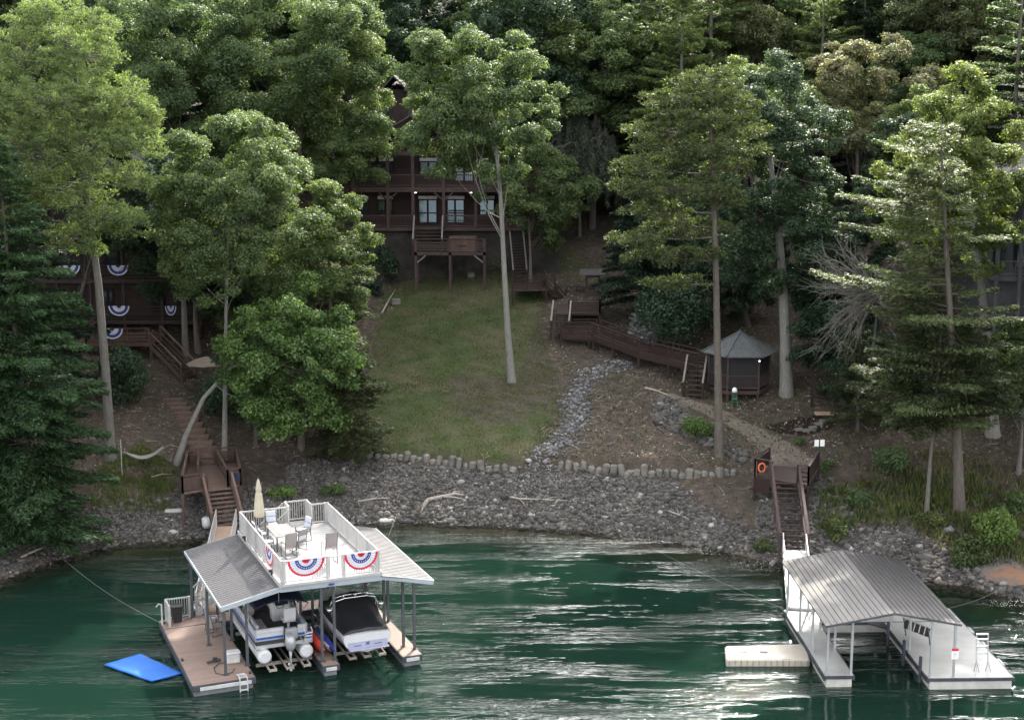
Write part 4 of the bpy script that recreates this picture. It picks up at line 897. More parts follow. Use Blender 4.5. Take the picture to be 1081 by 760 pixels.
o = thing('patio_table', 'grey rectangular patio table on the sun deck', 'table', D(5.35, 5.9, zd), DY)
MB().b2(-.52, .52, -1.0, 1.0, .70, .74).build('table_top', M['table_top'], o, bevel=.01); MB().b2(-.25, .25, -.55, .55, .742, .748).build('table_inlay', M['taupe_cloth'], o)
for sx in (-.44, .44):
    for sy in (-.9, .9): MB().b2(sx - .03, sx + .03, sy - .03, sy + .03, 0, .70).build('leg', M['post_dark'], o)
o = thing('patio_umbrella', 'closed cream umbrella standing at the back left of the sun deck', 'umbrella', D(4.75, 7.8, zd), DY)
MB().tube([(0, 0, .05), (0, 0, 2.75)], .024, 8).build('pole', M['post_dark'], o)
rg = []
for (z, r) in ((.95, .2), (1.1, .22), (1.5, .19), (2.05, .14), (2.1, .11), (2.3, .12), (2.6, .07), (2.78, .03)):
    rg.append([(math.cos(k * math.pi / 12) * r * (1 + .16 * (k % 2) * 1.0), math.sin(k * math.pi / 12) * r * (1 + .16 * (k % 2)), z) for k in range(24)])
MB().rings(rg).build('canopy', M['cream_cloth'], o, smooth=False)
MB().tube([(0, 0, 2.78), (0, 0, 2.88)], [.035, .02], 8).build('finial', M['black_plastic'], o)
MB().tube([(0, 0, 0), (0, 0, .08)], [.28, .22], 16).build('base', M['black_plastic'], o)
# ---- things on the lower platform
chair('sling_chair', 'taupe sling chair on the lower dock platform under the metal roof', 2.05, 5.6, -math.pi / 2 + .35, base=.5, group='chairs on the lower platform')
chair('patio_chair', 'white-cushioned chair on the lower platform beside the pontoon boat', 2.1, 6.5, -math.pi / 2 - .3, base=.5, cushion='cushion_white', group='chairs on the lower platform')
o = thing('dock_box', 'white lidded box by the swim ladder on the tan platform', 'box', D(2.1, 2.0, .5), DY)
MB().b2(-.3, .3, -.22, .22, 0, .42).build('body', M['white_paint'], o, bevel=.05); MB().b2(-.32, .32, -.24, .24, .425, .5).build('lid', M['light_vinyl'], o, bevel=.03)
o = MB().tube([(1.9,1.9,.55),(1.5,2.0,.53),(1.2,1.6,.52),(1.15,1.0,.52),(1.45,.65,.52),(1.85,.85,.52),(2.0,1.2,.53)], .018, 5).build('garden_hose', M['black_plastic']); o.location = D(0, 0, 0); o.rotation_euler = (0, 0, DY); tag(o, 'thin dark hose looped on the tan platform', 'hose')
b = MB(); b.tube([(-.35, 0, .1), (.25, .05, .14)], [.05, .08], 6); b.box((0, .02, .2), (.18, .1, .16)); o = b.build('paddle_scooter', M['black_plastic']); o.name = 'air_pump'; o.location = D(1.35, 2.1, .5); o.rotation_euler = (0, 0, DY); tag(o, 'small black pump lying beside the white dock box', 'pump')
o = thing('waste_bin', 'black bin behind the white railing at the platform corner', 'bin', D(.75, 8.0, .5), DY)
MB().rings([[(x * s_, y * s_, z) for x, y in ((-.24,-.24),(.24,-.24),(.24,.24),(-.24,.24))] for z, s_ in ((0, .8), (.72, 1))]).build('body', M['black_plastic'], o, bevel=.02); MB().b2(-.26, .26, -.26, .26, .725, .79).build('lid', M['black_plastic'], o, bevel=.02)
# blue floating mat
P4 = [at(110, 702, .06), at(148, 690.5, .06), at(193, 711, .06), at(160, 719.5, .06)]
o = thing('floating_mat', 'bright blue foam mat floating on the water beside the dock', 'floating mat', P4[0])
rows = []
for i in range(13):
    u = i / 12; a = Vector(P4[0]).lerp(Vector(P4[1]), u); c_ = Vector(P4[3]).lerp(Vector(P4[2]), u)
    rows.append([a.lerp(c_, k / 16) - Vector(P4[0]) + Vector((0, 0, .008 * math.sin(k * .9) * math.cos(i * .5))) for k in range(17)])
MB().sheet(rows).build('mat_sheet', M['blue_mat'], o, smooth=True, solid=.05)
# ---- pontoon boat (stern to the viewer)
def DL(x, y, z): return D(x, y, z)
pb = thing('pontoon_boat', 'silver and white pontoon boat with blue stripe on its lift', 'pontoon boat', D(4.2, 1.0, 0), DY)
zt = .92
for sx in (-.92, .92):
    MB().tube([(sx, -.05, zt), (sx, .0, zt), (sx, 5.9, zt), (sx, 6.4, zt + .12), (sx, 6.8, zt + .3)], [.30, .31, .31, .2, .05], 16).build('pontoon_tube', M['white_paint'], pb, smooth=True)
    MB().tube([(sx, -.1, zt), (sx, -.04, zt)], [.22, .3], 16).build('tube_cap', M['boat_white'], pb)
MB().b2(-1.22, 1.22, .25, 6.7, 1.26, 1.34).build('boat_deck', M['dark_carpet'], pb)
MB().b2(-1.25, 1.25, .18, .245, 1.22, 1.36).b2(-1.275, -1.225, .25, 6.7, 1.2, 1.36).b2(1.225, 1.275, .25, 6.7, 1.2, 1.36).build('deck_edge', M['pontoon_alu'], pb)
def fence(x0, y0, x1, y1):
    f = MB().beam((x0, y0, 1.62), (x1, y1, 1.62), .03, .5).build('fence_panel', M['boat_white'], pb)
    MB().beam((x0, y0, 1.48), (x1, y1, 1.48), .045, .10).build('blue_stripe', M['boat_blue'], f)
    b = MB().beam((x0, y0, 1.9), (x1, y1, 1.9), .045, .045); b.beam((x0, y0, 1.38), (x1, y1, 1.38), .045, .045); b.beam((x0, y0, 1.72), (x1, y1, 1.72), .05, .02)
    n = max(2, int(math.hypot(x1 - x0, y1 - y0) / .7))
    for i in range(n + 1): u = i / n; b.beam((x0 + (x1 - x0) * u, y0 + (y1 - y0) * u, 1.36), (x0 + (x1 - x0) * u, y0 + (y1 - y0) * u, 1.9), .04, .04)
    b.build('fence_frame', M['pontoon_alu'], f)
fence(-1.15, .7, -1.15, 6.5); fence(1.15, .7, 1.15, 6.5); fence(-1.1, .72, .1, .72); fence(.75, .72, 1.1, .72); fence(-1.0, 6.55, 1.0, 6.55)
MB().b2(-.98, -.45, .85, 2.6, 1.35, 1.72).b2(-1.08, -.93, .85, 2.6, 1.73, 2.05).build('bench_seat', M['grey_vinyl'], pb, bevel=.04)
MB().b2(-.95, -.4, 4.2, 6.2, 1.35, 1.75).b2(.4, .95, 4.4, 6.2, 1.35, 1.75).build('bow_seat', M['light_vinyl'], pb, bevel=.04)
MB().b2(.15, .95, 2.9, 3.5, 1.35, 2.2).build('console', M['light_vinyl'], pb, bevel=.05)
w_ = MB(); w_.tube([(.5 + .17 * math.cos(a), 2.85 - .05 * math.sin(a), 2.12 + .16 * math.sin(a)) for a in np.linspace(0, 6.283, 17)], .016, 5, False); w_.beam((.34, 2.85, 2.12), (.66, 2.85, 2.12), .02, .02); w_.build('steering_wheel', M['black_plastic'], pb)
MB().box((.55, 2.83, 2.26), (.6, .02, .22), rx=-.5).build('windscreen', M['smoke_glass'], pb)
for (x, y) in ((.62, 1.9),):
    MB().b2(x - .28, x + .28, y - .25, y + .25, 1.7, 1.85).box((x, y - .3, 2.1), (.54, .13, .62), rx=.12).tube([(x, y, 1.35), (x, y, 1.7)], .07, 8).build('captain_seat', M['light_vinyl'], pb, bevel=.03)
MB().b2(.15, .68, .4, .7, 1.36, 1.86).build('motor_well', M['grey_vinyl'], pb, bevel=.05)
m_ = thing('outboard_motor', None, None); m_.parent = pb; m_.location = (.2, .12, 0)
bpy.data.objects.remove(m_)
mo = MB().rings([[(math.cos(k * math.pi / 8) * a + .2, math.sin(k * math.pi / 8) * b_ - .1, z) for k in range(16)] for z, a, b_ in ((1.12, .13, .2), (1.25, .2, .3), (1.5, .23, .36), (1.74, .2, .32), (1.82, .1, .2))]).build('outboard_motor', M['motor_silver'], pb, smooth=True)
MB().rings([[(.2 + math.cos(k * math.pi / 6) * a, -.08 + math.sin(k * math.pi / 6) * b_, z) for k in range(12)] for z, a, b_ in ((1.14, .09, .13), (.8, .05, .11), (.45, .045, .13), (.18, .03, .1))]).build('motor_leg', M['motor_silver'], mo, smooth=True)
pr = MB(); pr.tube([(.2, -.3, .42), (.2, .12, .42)], [.05, .06], 8)
for k in range(3): a = k * 2.094 + .3; pr.box((.2 + math.cos(a) * .12, -.26, .42 + math.sin(a) * .12), (.18, .02, .1), ry=-a, rx=.4)
pr.build('propeller', M['pontoon_alu'], mo)
MB().b2(.16, .24, .1, .2, 1.0, 1.6).b2(-.05, .45, .14, .22, 1.3, 1.36).build('motor_bracket', M['post_galv'], mo)
ld = MB()
for x in (.82, 1.14): ld.tube([(x, .62, 1.36), (x, -.02, 1.36), (x, -.2, 1.5), (x, -.3, 1.95), (x, -.05, 2.0)], .022, 6)
for (y, z) in ((-.22, 1.55), (-.25, 1.7), (-.29, 1.85)): ld.b2(.82, 1.14, y - .03, y + .03, z - .025, z + .025)
ld.build('boarding_ladder', M['white_paint'], pb)
MB().b2(.86, 1.1, -.30, -.285, 1.82, 1.93).b2(.86, 1.1, -.28, -.265, 1.6, 1.66).build('ladder_sticker', M['boat_blue'], pb)
cn = []
for y in np.linspace(.5, 3.4, 9): cn.append([(x, y, 2.9 + .25 * (1 - (x / 1.2) ** 2) + .03 * math.cos((y - .5) * 3.9)) for x in np.linspace(-1.2, 1.2, 13)])
MB().sheet(cn).build('bimini_top', M['navy_cloth'], pb, smooth=True, solid=.02)
for k in (-1, 1):
    b = MB()
    for y in (.55, 1.95, 3.35): b.tube([(k * 1.15, 2.0, 1.9), (k * 1.18, y, 2.88)], .016, 6)
    b.build('bimini_frame', M['chrome'], pb)
MB().tube([(-.1, .55, 3.1), (-.1, .55, 3.6)], .012, 6).build('light_pole', M['white_paint'], pb)
# ---- wakeboard boat under a black cover
wb = thing('wakeboard_boat', 'white towboat under a black cover with a chrome tower', 'motorboat', D(7.72, .35, 0), DY)
def hull(y):
    u = y / 6.3; hw = 1.08 * (1 - max(0, (u - .5) / .5) ** 2.2) * (.97 + .1 * min(u * 3, 1)) + .02; zg = 1.52 + .12 * u + .12 * u * u; zk = .72 + .55 * max(0, (u - .62) / .38) ** 2
    return [(-hw, y, zg), (-hw * 1.02, y, zg - .16), (-hw * .93, y, zk + .38), (-hw * .78, y, zk + .2), (0, y, zk), (hw * .78, y, zk + .2), (hw * .93, y, zk + .38), (hw * 1.02, y, zg - .16), (hw, y, zg), (hw * .9, y, zg + .05), (0, y, zg + .08), (-hw * .9, y, zg + .05)]
hu = MB().rings([hull(y) for y in np.linspace(0, 6.3, 18)]).build('hull', M['boat_white'], wb, smooth=False)
MB().sheet([[(x, -.012, z) for x in np.linspace(-.9, .9, 7)] for z in (1.0, 1.24)]).build('transom_panel', M['boat_lavender'], hu, solid=.01)
MB().box((0, -.03, 1.14), (.2, .012, .035), ry=.7).box((0, -.034, 1.14), (.2, .012, .035), ry=-.7).b2(-.65, -.3, -.03, -.02, 1.06, 1.09).b2(.3, .65, -.03, -.02, 1.06, 1.09).build('transom_emblem', M['dock_frame'], hu)
MB().b2(-.9, .9, -.35, .02, .96, 1.0).build('swim_platform', M['boat_lavender'], wb, bevel=.015)
cv = []
for y in np.linspace(.12, 6.0, 26):
    u = y / 6.3; h = hull(y); hw = h[8][0] * .985; pk = 1.66 + .95 * math.exp(-((y - 2.4) / 1.2) ** 2) - .08 * u + .06 * math.sin(y * 3.1)
    cv.append([(hw * math.sin(a), y, 1.46 + .1 * u + (pk - 1.46) * (math.cos(a) ** .75 if math.cos(a) > 1e-6 else 0) + .03 * math.sin(a * 9 + y * 2.3)) for a in np.linspace(-math.pi / 2, math.pi / 2, 17)])
MB().sheet(cv).build('boat_cover', M['black_cloth'], wb, smooth=True, solid=.02)
tw = MB()
for dy, hh in ((0, 0), (.28, .05)):
    tw.tube([(-1.1, 1.9 + dy * 2, 1.62), (-1.05, 1.9 + dy, 2.25), (-.92, 1.85 + dy, 2.55 + hh), (-.5, 1.8 + dy, 2.66 + hh), (.5, 1.8 + dy, 2.66 + hh), (.92, 1.85 + dy, 2.55 + hh), (1.05, 1.9 + dy, 2.25), (1.1, 1.9 + dy * 2, 1.62)], .035, 8)
tw.build('tower', M['chrome'], wb, smooth=True)
for x in (-.55, 0, .55): MB().tube([(x, 1.8, 2.70), (x, 1.8, 2.86)], [.06, .04], 8).build('tower_light', M['chrome'], wb, smooth=True)
for x in (-1.2, 1.2): MB().tube([(x, 1.7, 2.2), (x, 2.1, 2.2)], [.11, .1], 10).build('tower_speaker', M['chrome'], wb, smooth=True)
nc = []
for y in np.linspace(2.6, 5.0, 7): nc.append([(x, y, 2.95 + .2 * (1 - (x / 1.05) ** 2)) for x in np.linspace(-1.05, 1.05, 11)])
MB().sheet(nc).build('bimini_top', M['black_cloth'], wb, smooth=True, solid=.02)
# ---- kayaks standing on the middle finger
def kayak(label, m, p, rz, tilt, L=3.0, stripe=None):
    o = thing('kayak', label, 'kayak', p, rz, 'kayaks stored on the middle finger'); rg = []
    for i in range(17):
        u = i / 16 * 2 - 1; w = .33 * (1 - abs(u) ** 2.6) + .012; h = .15 * (1 - abs(u) ** 3) + .02; zc = .1 * abs(u) ** 2.5
        rg.append([(u * L / 2, math.cos(a) * w, zc + math.sin(a) * h) for a in np.linspace(0, 2 * math.pi, 12, endpoint=False)])
    mt = Matrix.Rotation(tilt, 4, 'X')
    MB().rings(rg).build('hull', M[m], o, smooth=True, xf=lambda v: mt @ v)
    MB().tube([(math.cos(a) * .42, math.sin(a) * .2, .15) for a in np.linspace(0, 6.283, 15)], .02, 5, False).build('cockpit_rim', M['black_plastic'], o, xf=lambda v: mt @ v)
    if stripe: MB().rings([[(x * 1.0, y * 1.02, z * 1.03 - .03) for x, y, z in r[6:12]] for r in rg[2:15]], closed=False, cap=False).build('hull_stripe', M[stripe], o, xf=lambda v: mt @ v)
kayak('red kayak standing on edge between the two boats', 'kayak_red', D(5.78, 2.2, .92), DY + math.pi / 2, 1.35, 3.0)
kayak('blue kayak with white edge leaning between the two boats', 'kayak_blue', D(6.2, 2.0, .95), DY + math.pi / 2, 1.15, 3.2, 'boat_white')
# ================================================================== right dock
RY = R(1.7); RO = at(870.9, 713, .5)
def RD(x, y, z=0.0):
    c, s = math.cos(RY), math.sin(RY); return (RO[0] + x * c - y * s, RO[1] + x * s + y * c, z)
rd = thing('covered_dock', 'single-slip dock with white decking under a brown ribbed roof', 'boat dock', RD(0, 0, 0), RY)
mat('deck_bright', (.43, .425, .405), .34, var=.16, scale=.8)
def rdeck(nm, x0, x1, y0, y1):
    p = MB().b2(x0, x1, y0, y1, .44, .5).build(nm, M['deck_bright'], rd)
    f = MB(); f.b2(x0 - .02, x1 + .02, y0 - .06, y0 - .002, .36, .496); f.b2(x0 - .06, x0 - .002, y0 - .06, y1 + .02, .3, .494); f.b2(x1 + .002, x1 + .06, y0 - .06, y1 + .02, .3, .494); f.b2(x0, x1, y1 + .002, y1 + .05, .3, .494); f.build('rim', M['dock_frame'], p)
    g = MB(); n = max(1, int((y1 - y0) / 1.8))
    for i in range(n): ya = y0 + (y1 - y0) * i / n; g.b2(x0 + .05, x1 - .05, ya - .03 if i == 0 else ya + .05, ya + (y1 - y0) / n - .05, -.25, .35 if i else .37)
    g.build('float_drum', M['concrete'], p, bevel=.03); return p
rdeck('finger', 0, 1.21, 0, 6.3); rdeck('platform', 4.32, 7.95, -.38, 6.3); rdeck('walkway', 0, 7.95, 6.4, 8.1)
b = MB(); n = len(b.v); b.v += [(4.26, 5.5, .43), (4.26, 6.35, .43), (3.4, 6.35, .43), (4.26, 5.5, .49), (4.26, 6.35, .49), (3.4, 6.35, .49)]; b.f += [(2,1,0), (3,4,5), (0,1,4,3), (1,2,5,4), (2,0,3,5)]; b.build('corner_gusset', M['dock_frame'], rd)
for (x, y) in [(.1, .1), (.1, 2.8), (.1, 5.3), (.1, 7.95), (1.13, .1), (1.13, 2.9), (1.13, 5.6), (1.1, 7.95), (4.42, -.28), (4.42, 2.7), (4.42, 5.6), (5.4, -.3), (5.4, 7.9), (4.4, 7.9)]:
    zt = 2.86 + .5 * (1 - abs(x - 2.75) / 2.75) - .04
    MB().b2(x - .045, x + .045, y - .045, y + .045, .5, zt).b2(x - .1, x + .1, y - .1, y + .1, .5, .512).build('post', M['post_galv'], rd)
b = MB(); ribbed(b, -.12, 2.75, 2.88, 3.42, -.35, 8.3, 'y', .24, .03); b.build('left_roof', M['roof_metal_brown'], rd)
b = MB(); ribbed(b, 5.62, 2.75, 2.88, 3.42, -.35, 8.3, 'y', .24, .03); b.build('right_roof', M['roof_metal_brown'], rd)
b = MB()
for y in (-.38, 8.33): b.beam((-.12, y, 2.83), (2.75, y, 3.37), .04, .1); b.beam((2.75, y, 3.37), (5.62, y, 2.83), .04, .1)
b.beam((-.13, -.36, 2.83), (-.13, 8.3, 2.83), .03, .08); b.beam((5.63, -.36, 2.83), (5.63, 8.3, 2.83), .03, .08); b.build('roof_trim', M['post_dark'], rd)
b = MB()
for y in (.05, 2.8, 5.5, 7.95): b.beam((.1, y, 2.8), (5.4, y, 2.8), .05, .08) if y > 7 else b.beam((.1, y, 2.84), (2.7, y, 3.33), .04, .07); b.beam((2.75, y, 3.33), (5.4, y, 2.84), .04, .07)
b.beam((.1, 7.95, .6), (1.1, 7.95, 1.6), .03, .03); b.build('roof_frame', M['post_galv'], rd)
for (x, y) in ((4.0, 4.6), (4.05, 2.3), (4.2, .4)): MB().tube([(x, y, -1.5), (x, y, 1.15)], .075, 8).build('pile', M['dock_frame'], rd)
b = MB()
for x in (6.5, 7.0):
    b.tube([(x, .3, .5), (x, .1, 1.0), (x, .25, 2.2)], .025, 6); b.tube([(x - .1, -.2, .5), (x + .02, .05, 1.0), (x + .18, .2, .5)], .018, 5)
for z in (1.35, 1.65, 1.95, 2.18): b.b2(6.5, 7.0, .16 + (z - 1) * .1 - .03, .16 + (z - 1) * .1 + .03, z - .03, z + .03)
b.build('swim_ladder', M['post_galv'], rd)
for (x, y, nm) in ((8.02, 3.4, 'w'), (8.02, 1.3, 'w'), (8.02, 5.2, 'w')): MB().tube([(x, y - .3, .46), (x, y + .3, .46)], .09, 8).build('bumper', M['white_paint'], rd, smooth=True)
o = thing('warning_sign', 'small red and white sign on the front post of the dock', 'sign', RD(5.4, -.37, 1.55), RY)
MB().b2(-.14, .14, -.008, .008, -.22, .14).build('board', M['sign_white'], o); MB().b2(-.142, .142, -.016, -.009, .14, .26).build('header', M['sign_red'], o)
b = MB()
for z, w in ((.06, .09), (.0, .07), (-.06, .1), (-.12, .08)): b.b2(-w, w, -.012, -.0085, z - .008, z + .008)
b.build('small_print', M['grey_stain'], o)
# slatted dark bench rack on the platform
o = thing('slatted_rack', 'dark slatted rack with white strips leaning under the dock roof', 'rack', RD(5.1, 3.9, .5), RY - R(58))
b = MB()
for k in range(5): b.box((-.6 + .3 * k, 0, .62), (.2, .05, .42), rx=-.3)
b.build('slats', M['black_plastic'], o); MB().beam((-.8, .1, .36), (.8, .1, .36), .05, .06).beam((-.8, -.08, .88), (.8, -.08, .88), .04, .05).build('rails', M['white_paint'], o)
for x in (-.7, .7): MB().beam((x, .1, 0), (x, -.1, .9), .04, .04).build('leg', M['post_dark'], o)
# beige floating platform
fp = [Vector(p) for p in (at(766.5, 703, 0), at(855, 703, 0), at(851, 686, 0), at(765, 688.5, 0))]
o = thing('drive_on_float', 'beige plastic float moored left of the covered dock', 'floating platform', fp[0]); q = [p - fp[0] for p in fp]
U = Vector((0, 0, 1)); b = MB(); b.quadbox([p - U * .2 for p in q] + [p + U * .32 for p in q]); b.build('body', M['beige_plastic'], o, bevel=.07)
cx = (q[0] + q[1] + q[2] + q[3]) / 4
for k in (-.6, .35): MB().box(cx + Vector((k - .5, -.05, .325)), (.32, .14, .02)).build('grip_recess', M['dock_frame'], o)
b = MB()
for k in range(14): c_ = q[0].lerp(q[1], (k + .5) / 14); b.box(c_ + Vector((0, -.012, .08)), (.05, .03, .38))
b.build('edge_groove', M['driftwood'], o)
# mooring cables
def cable(label, p, q, sag=.3, r=.007):
    p = Vector(p); q = Vector(q); pts = [p.lerp(q, k / 10) + Vector((0, 0, -sag * math.sin(math.pi * k / 10))) for k in range(11)]
    o = MB().tube([x - p for x in pts], r, 5).build('mooring_cable', M['rope_grey']); o.location = p; return tag(o, label, 'cable', 'mooring cables from docks to the bank')
cable('long cable from the covered dock across the open water to the bank', RD(0, 7.9, .6), Vector(G(640, 556)) + Vector((0, 0, .3)), .25)
cable('short cable from the covered dock to the rocks on its right', RD(7.95, 7.9, .6), Vector(G(1062, 622)) + Vector((0, 0, .2)), .15)
cable('cable from the right roof corner of the sun deck dock to the shore', D(9.95, 8.2, .6), Vector(G(419, 548)) + Vector((0, 0, .3)), .1)
cable('cable from the tan platform toward the left shore', D(0, 7.9, .55), Vector(G(60, 588)) + Vector((0, 0, .2)), .3)
# ================================================================== shore stairs, landings, gangways
def wv(p): return Vector(p)
def part_rel(o): # helper returning function world->local for unrotated things
    l = o.location.copy(); return lambda v: v - l
# ---- left landing + stair + gangway
zl = 2.35
A = [at(193, 520, zl), at(254, 511, zl), at(249, 488, zl), at(199, 492, zl)]
o = thing('wooden_landing', 'red-brown railed landing above the bank left of the sun deck', 'landing', A[0]); f = part_rel(o)
b = MB(); b.quadbox([wv(p) - Vector((0, 0, .12)) for p in A] + [wv(p) for p in A]); b.build('deck', M['deck_red'], o, xf=f)
fl, frr, br, bl = [wv(p) for p in A]; fx = (frr - fl)
for p in (fl, frr, bl, br, fl.lerp(frr, .52), fl.lerp(frr, .98)):
    z0 = ground(p.x, p.y) - .3; MB().box((p.x, p.y, (z0 + zl) / 2 - .02), (.13, .13, zl - z0 - .1)).build('support_post', M['red_wood'], o, xf=f)
def wrail(p, q, o, f, h=.95, n=2, m='red_wood', mids=3, boardw=.10, cap=None):
    b = MB(); p = Vector(p); q = Vector(q); U = Vector((0, 0, 1))
    for i in range(n): c = p.lerp(q, i / (n - 1)); b.beam(c - U * .05, c + U * (h + .02), .1, .1)
    for k in range(mids): z = .18 + (h - .25) * k / max(1, mids); b.beam(p + U * z, q + U * z, .035, boardw)
    b.beam(p + U * (h + .04), q + U * (h + .04), .14, .045); return b.build('railing', M[m], o, xf=f)
wrail(fl, bl, o, f, mids=5, boardw=.12); wrail(fl, fl.lerp(frr, .42), o, f, mids=6, boardw=.125); wrail(frr, br, o, f, mids=4); wrail(fl.lerp(frr, .78), frr, o, f, mids=4); wrail(br, br.lerp(bl, .45), o, f, mids=4); wrail(bl, bl.lerp(br, .2), o, f, mids=4)
wrail(fl.lerp(frr, .78), br.lerp(bl, .42), o, f, mids=3); wrail(fl.lerp(frr, .24) + (bl - fl) * .35, bl.lerp(br, .22), o, f, mids=3)
MB().box((fl.lerp(frr, .89) + Vector((0, -.09, .5))), (.75, .03, .5)).build('dark_panel', M['navy_cloth'], o, xf=f)
t0 = fl.lerp(frr, .60) + Vector((0, -.05, 0)); bt = wv(at(240, 556, .55))
o = thing('wooden_stair', 'weathered brown stair running from the left landing down to the gangway', 'stair', bt); f = part_rel(o)
b = MB(); s_ = MB(); stairs_mb(b, s_, bt, t0, 1.55, 9, .34, .09); b.build('treads', M['red_wood_light'], o, xf=f); s_.build('stringer', M['red_wood'], o, xf=f)
d = (t0 - bt); d.z = 0; d.normalize(); r_ = Vector((d.y, -d.x, 0))
for k in (-1, 1):
    b = MB(); p = bt + r_ * k * .85; q = t0 + r_ * k * .85; U = Vector((0, 0, .85)); b.beam(p + U, q + U, .14, .05); b.beam(p + U * .5, q + U * .5, .04, .12)
    for u in (0, .5, 1): c = p.lerp(q, u); b.beam(c - Vector((0, 0, .3)), c + U, .09, .09)
    b.build('handrail', M['red_wood_light'], o, xf=f)
ge = wv(D(2.3, 8.45, .56)); gs = bt + Vector((0, -.2, .06))
o = thing('gangway', 'narrow gangway with white handrails between the left stair and the dock', 'gangway', gs); f = part_rel(o)
b = MB(); b.beam(gs, ge, 1.15, .09); b.build('ramp', M['tan_board'], o, xf=f)
d = (ge - gs); d.z = 0; d.normalize(); r_ = Vector((d.y, -d.x, 0))
for k in (-1, 1): b = MB(); rail_mb(b, gs + r_ * k * .56, ge + r_ * k * .56, 1.0, 4, .5, .06, .05, .025); b.build('handrail', M['white_vinyl'], o, xf=f)
p = wv(at(218, 553, .55)); o = thing('dock_wheel_box', 'round grey mooring float beside the gangway head', 'float', p); o.name = 'mooring_float'
MB().tube([(0, 0, -.2), (0, 0, .0), (0, 0, .35), (0, 0, .42)], [.2, .27, .27, .15], 14).build('float_body', M['light_vinyl'], o, smooth=True); MB().tube([(0, 0, .4), (0, 0, .5)], .04, 8).build('ring', M['post_galv'], o)
# ---- plank steps climbing to the left house
o = thing('plank_steps', 'winding flight of wide plank steps climbing from the left landing', 'steps', G(205, 480)); f = part_rel(o)
pts = [(222,487),(214,474),(207,460),(200,446),(192,434),(183,424)]
b = MB(); last = None
n = 12
for i in range(n):
    u = i / (n - 1) * (len(pts) - 1); k = min(int(u), len(pts) - 2); x = pts[k][0] + (pts[k+1][0] - pts[k][0]) * (u - k); y = pts[k][1] + (pts[k+1][1] - pts[k][1]) * (u - k)
    p = Vector(G(x, y)); b.box(p + Vector((0, 0, .16)), (1.7 - .5 * i / n, .62, .10), .12)
    b.box(p + Vector((0, -.28, .03)), (1.66 - .5 * i / n, .05, .22), .12)
b.build('steps', M['red_wood_light'], o, xf=f)
# ---- right landing, stairs, gangway
zr = 2.95
A = [at(797, 503, zr), at(853, 512, zr), at(864, 494, zr), at(812, 491, zr)]
o = thing('wooden_landing', 'dark brown landing with tall side walls at the end of the footpath', 'landing', A[0]); f = part_rel(o)
b = MB(); b.quadbox([wv(p) - Vector((0, 0, .2)) for p in A] + [wv(p) for p in A]); b.build('deck', M['deck_brown'], o, xf=f)
fl, frr, br, bl = [wv(p) for p in A]
for p in (fl, frr, bl, br): 
    z0 = ground(p.x, p.y) - .3; MB().box((p.x, p.y, (z0 + zr) / 2), (.13, .13, zr - z0)).build('support_post', M['dark_wood'], o, xf=f)
wrail(fl, bl, o, f, mids=6, m='dark_wood', boardw=.15, h=1.05); wrail(frr, br, o, f, mids=6, m='dark_wood', boardw=.15, h=1.05); wrail(fl, fl.lerp(frr, .28), o, f, m='lodge_trim', mids=2, h=1.05); wrail(fl.lerp(frr, .8), frr, o, f, m='dark_wood', mids=3, h=1.05)
b = MB(); b.quadbox([fl + Vector((0, -.03, -.9)), fl.lerp(frr, .28) + Vector((0, -.03, -.9)), fl.lerp(frr, .28) + Vector((0, .02, -.9)), fl + Vector((0, .02, -.9)), fl + Vector((0, -.03, -.02)), fl.lerp(frr, .28) + Vector((0, -.03, -.02)), fl.lerp(frr, .28) + Vector((0, .02, -.02)), fl + Vector((0, .02, -.02))]); b.build('skirt_board', M['dark_wood'], o, xf=f)
p = fl.lerp(frr, .12) + Vector((0, -.1, .62)); lr = thing('life_ring', 'orange life ring hung on the front rail of the dark landing', 'life ring', p)
MB().tube([(math.cos(a) * .19, 0, math.sin(a) * .26) for a in np.linspace(0, 6.283, 21)], .055, 8, False).build('ring', M['orange_ring'], lr, smooth=True)
p = fl + Vector((.05, -.13, .5)); q_ = MB().beam((0, 0, -.45), (0, 0, .45), .06, .04).build('life_pole', M['red_wood_light']); q_.location = p; tag(q_, 'pale rescue pole strapped to the corner post beside the life ring', 'pole')
t0 = fl.lerp(frr, .55) + Vector((.05, -.05, 0)); bt = wv(at(838, 581, .75))
o = thing('wooden_stair', 'long dark stair with open treads dropping from the right landing', 'stair', bt); f = part_rel(o)
b = MB(); s_ = MB(); stairs_mb(b, s_, bt, t0, 1.35, 13, .26, .1); b.build('treads', M['dark_wood'], o, xf=f); s_.build('stringer', M['lodge_trim'], o, xf=f)
d = (t0 - bt); d.z = 0; d.normalize(); r_ = Vector((d.y, -d.x, 0))
for k in (-1, 1):
    b = MB(); p = bt + r_ * k * .76; q = t0 + r_ * k * .76; U = Vector((0, 0, .95)); b.beam(p + U, q + U, .15, .05); b.beam(p + U * .45, q + U * .45, .04, .12)
    for u in (0, .5, 1): c = p.lerp(q, u); b.beam(c - Vector((0, 0, .35)), c + U, .1, .1)
    b.build('handrail', M['lodge_trim'], o, xf=f)
ge = wv(RD(.7, 8.0, .58)); gs = bt + Vector((0, -.1, 0))
o = thing('gangway', 'short white gangway joining the dark stair to the covered dock', 'gangway', gs); f = part_rel(o)
MB().beam(gs, ge, 1.2, .1).build('ramp', M['white_paint'], o, xf=f)
d = (ge - gs); d.z = 0; d.normalize(); r_ = Vector((d.y, -d.x, 0))
for k in (-1, 1): b = MB(); rail_mb(b, gs + r_ * k * .6, ge + r_ * k * .6, .95, 3, .8, .06, .05, .03); b.build('handrail', M['post_galv'], o, xf=f)
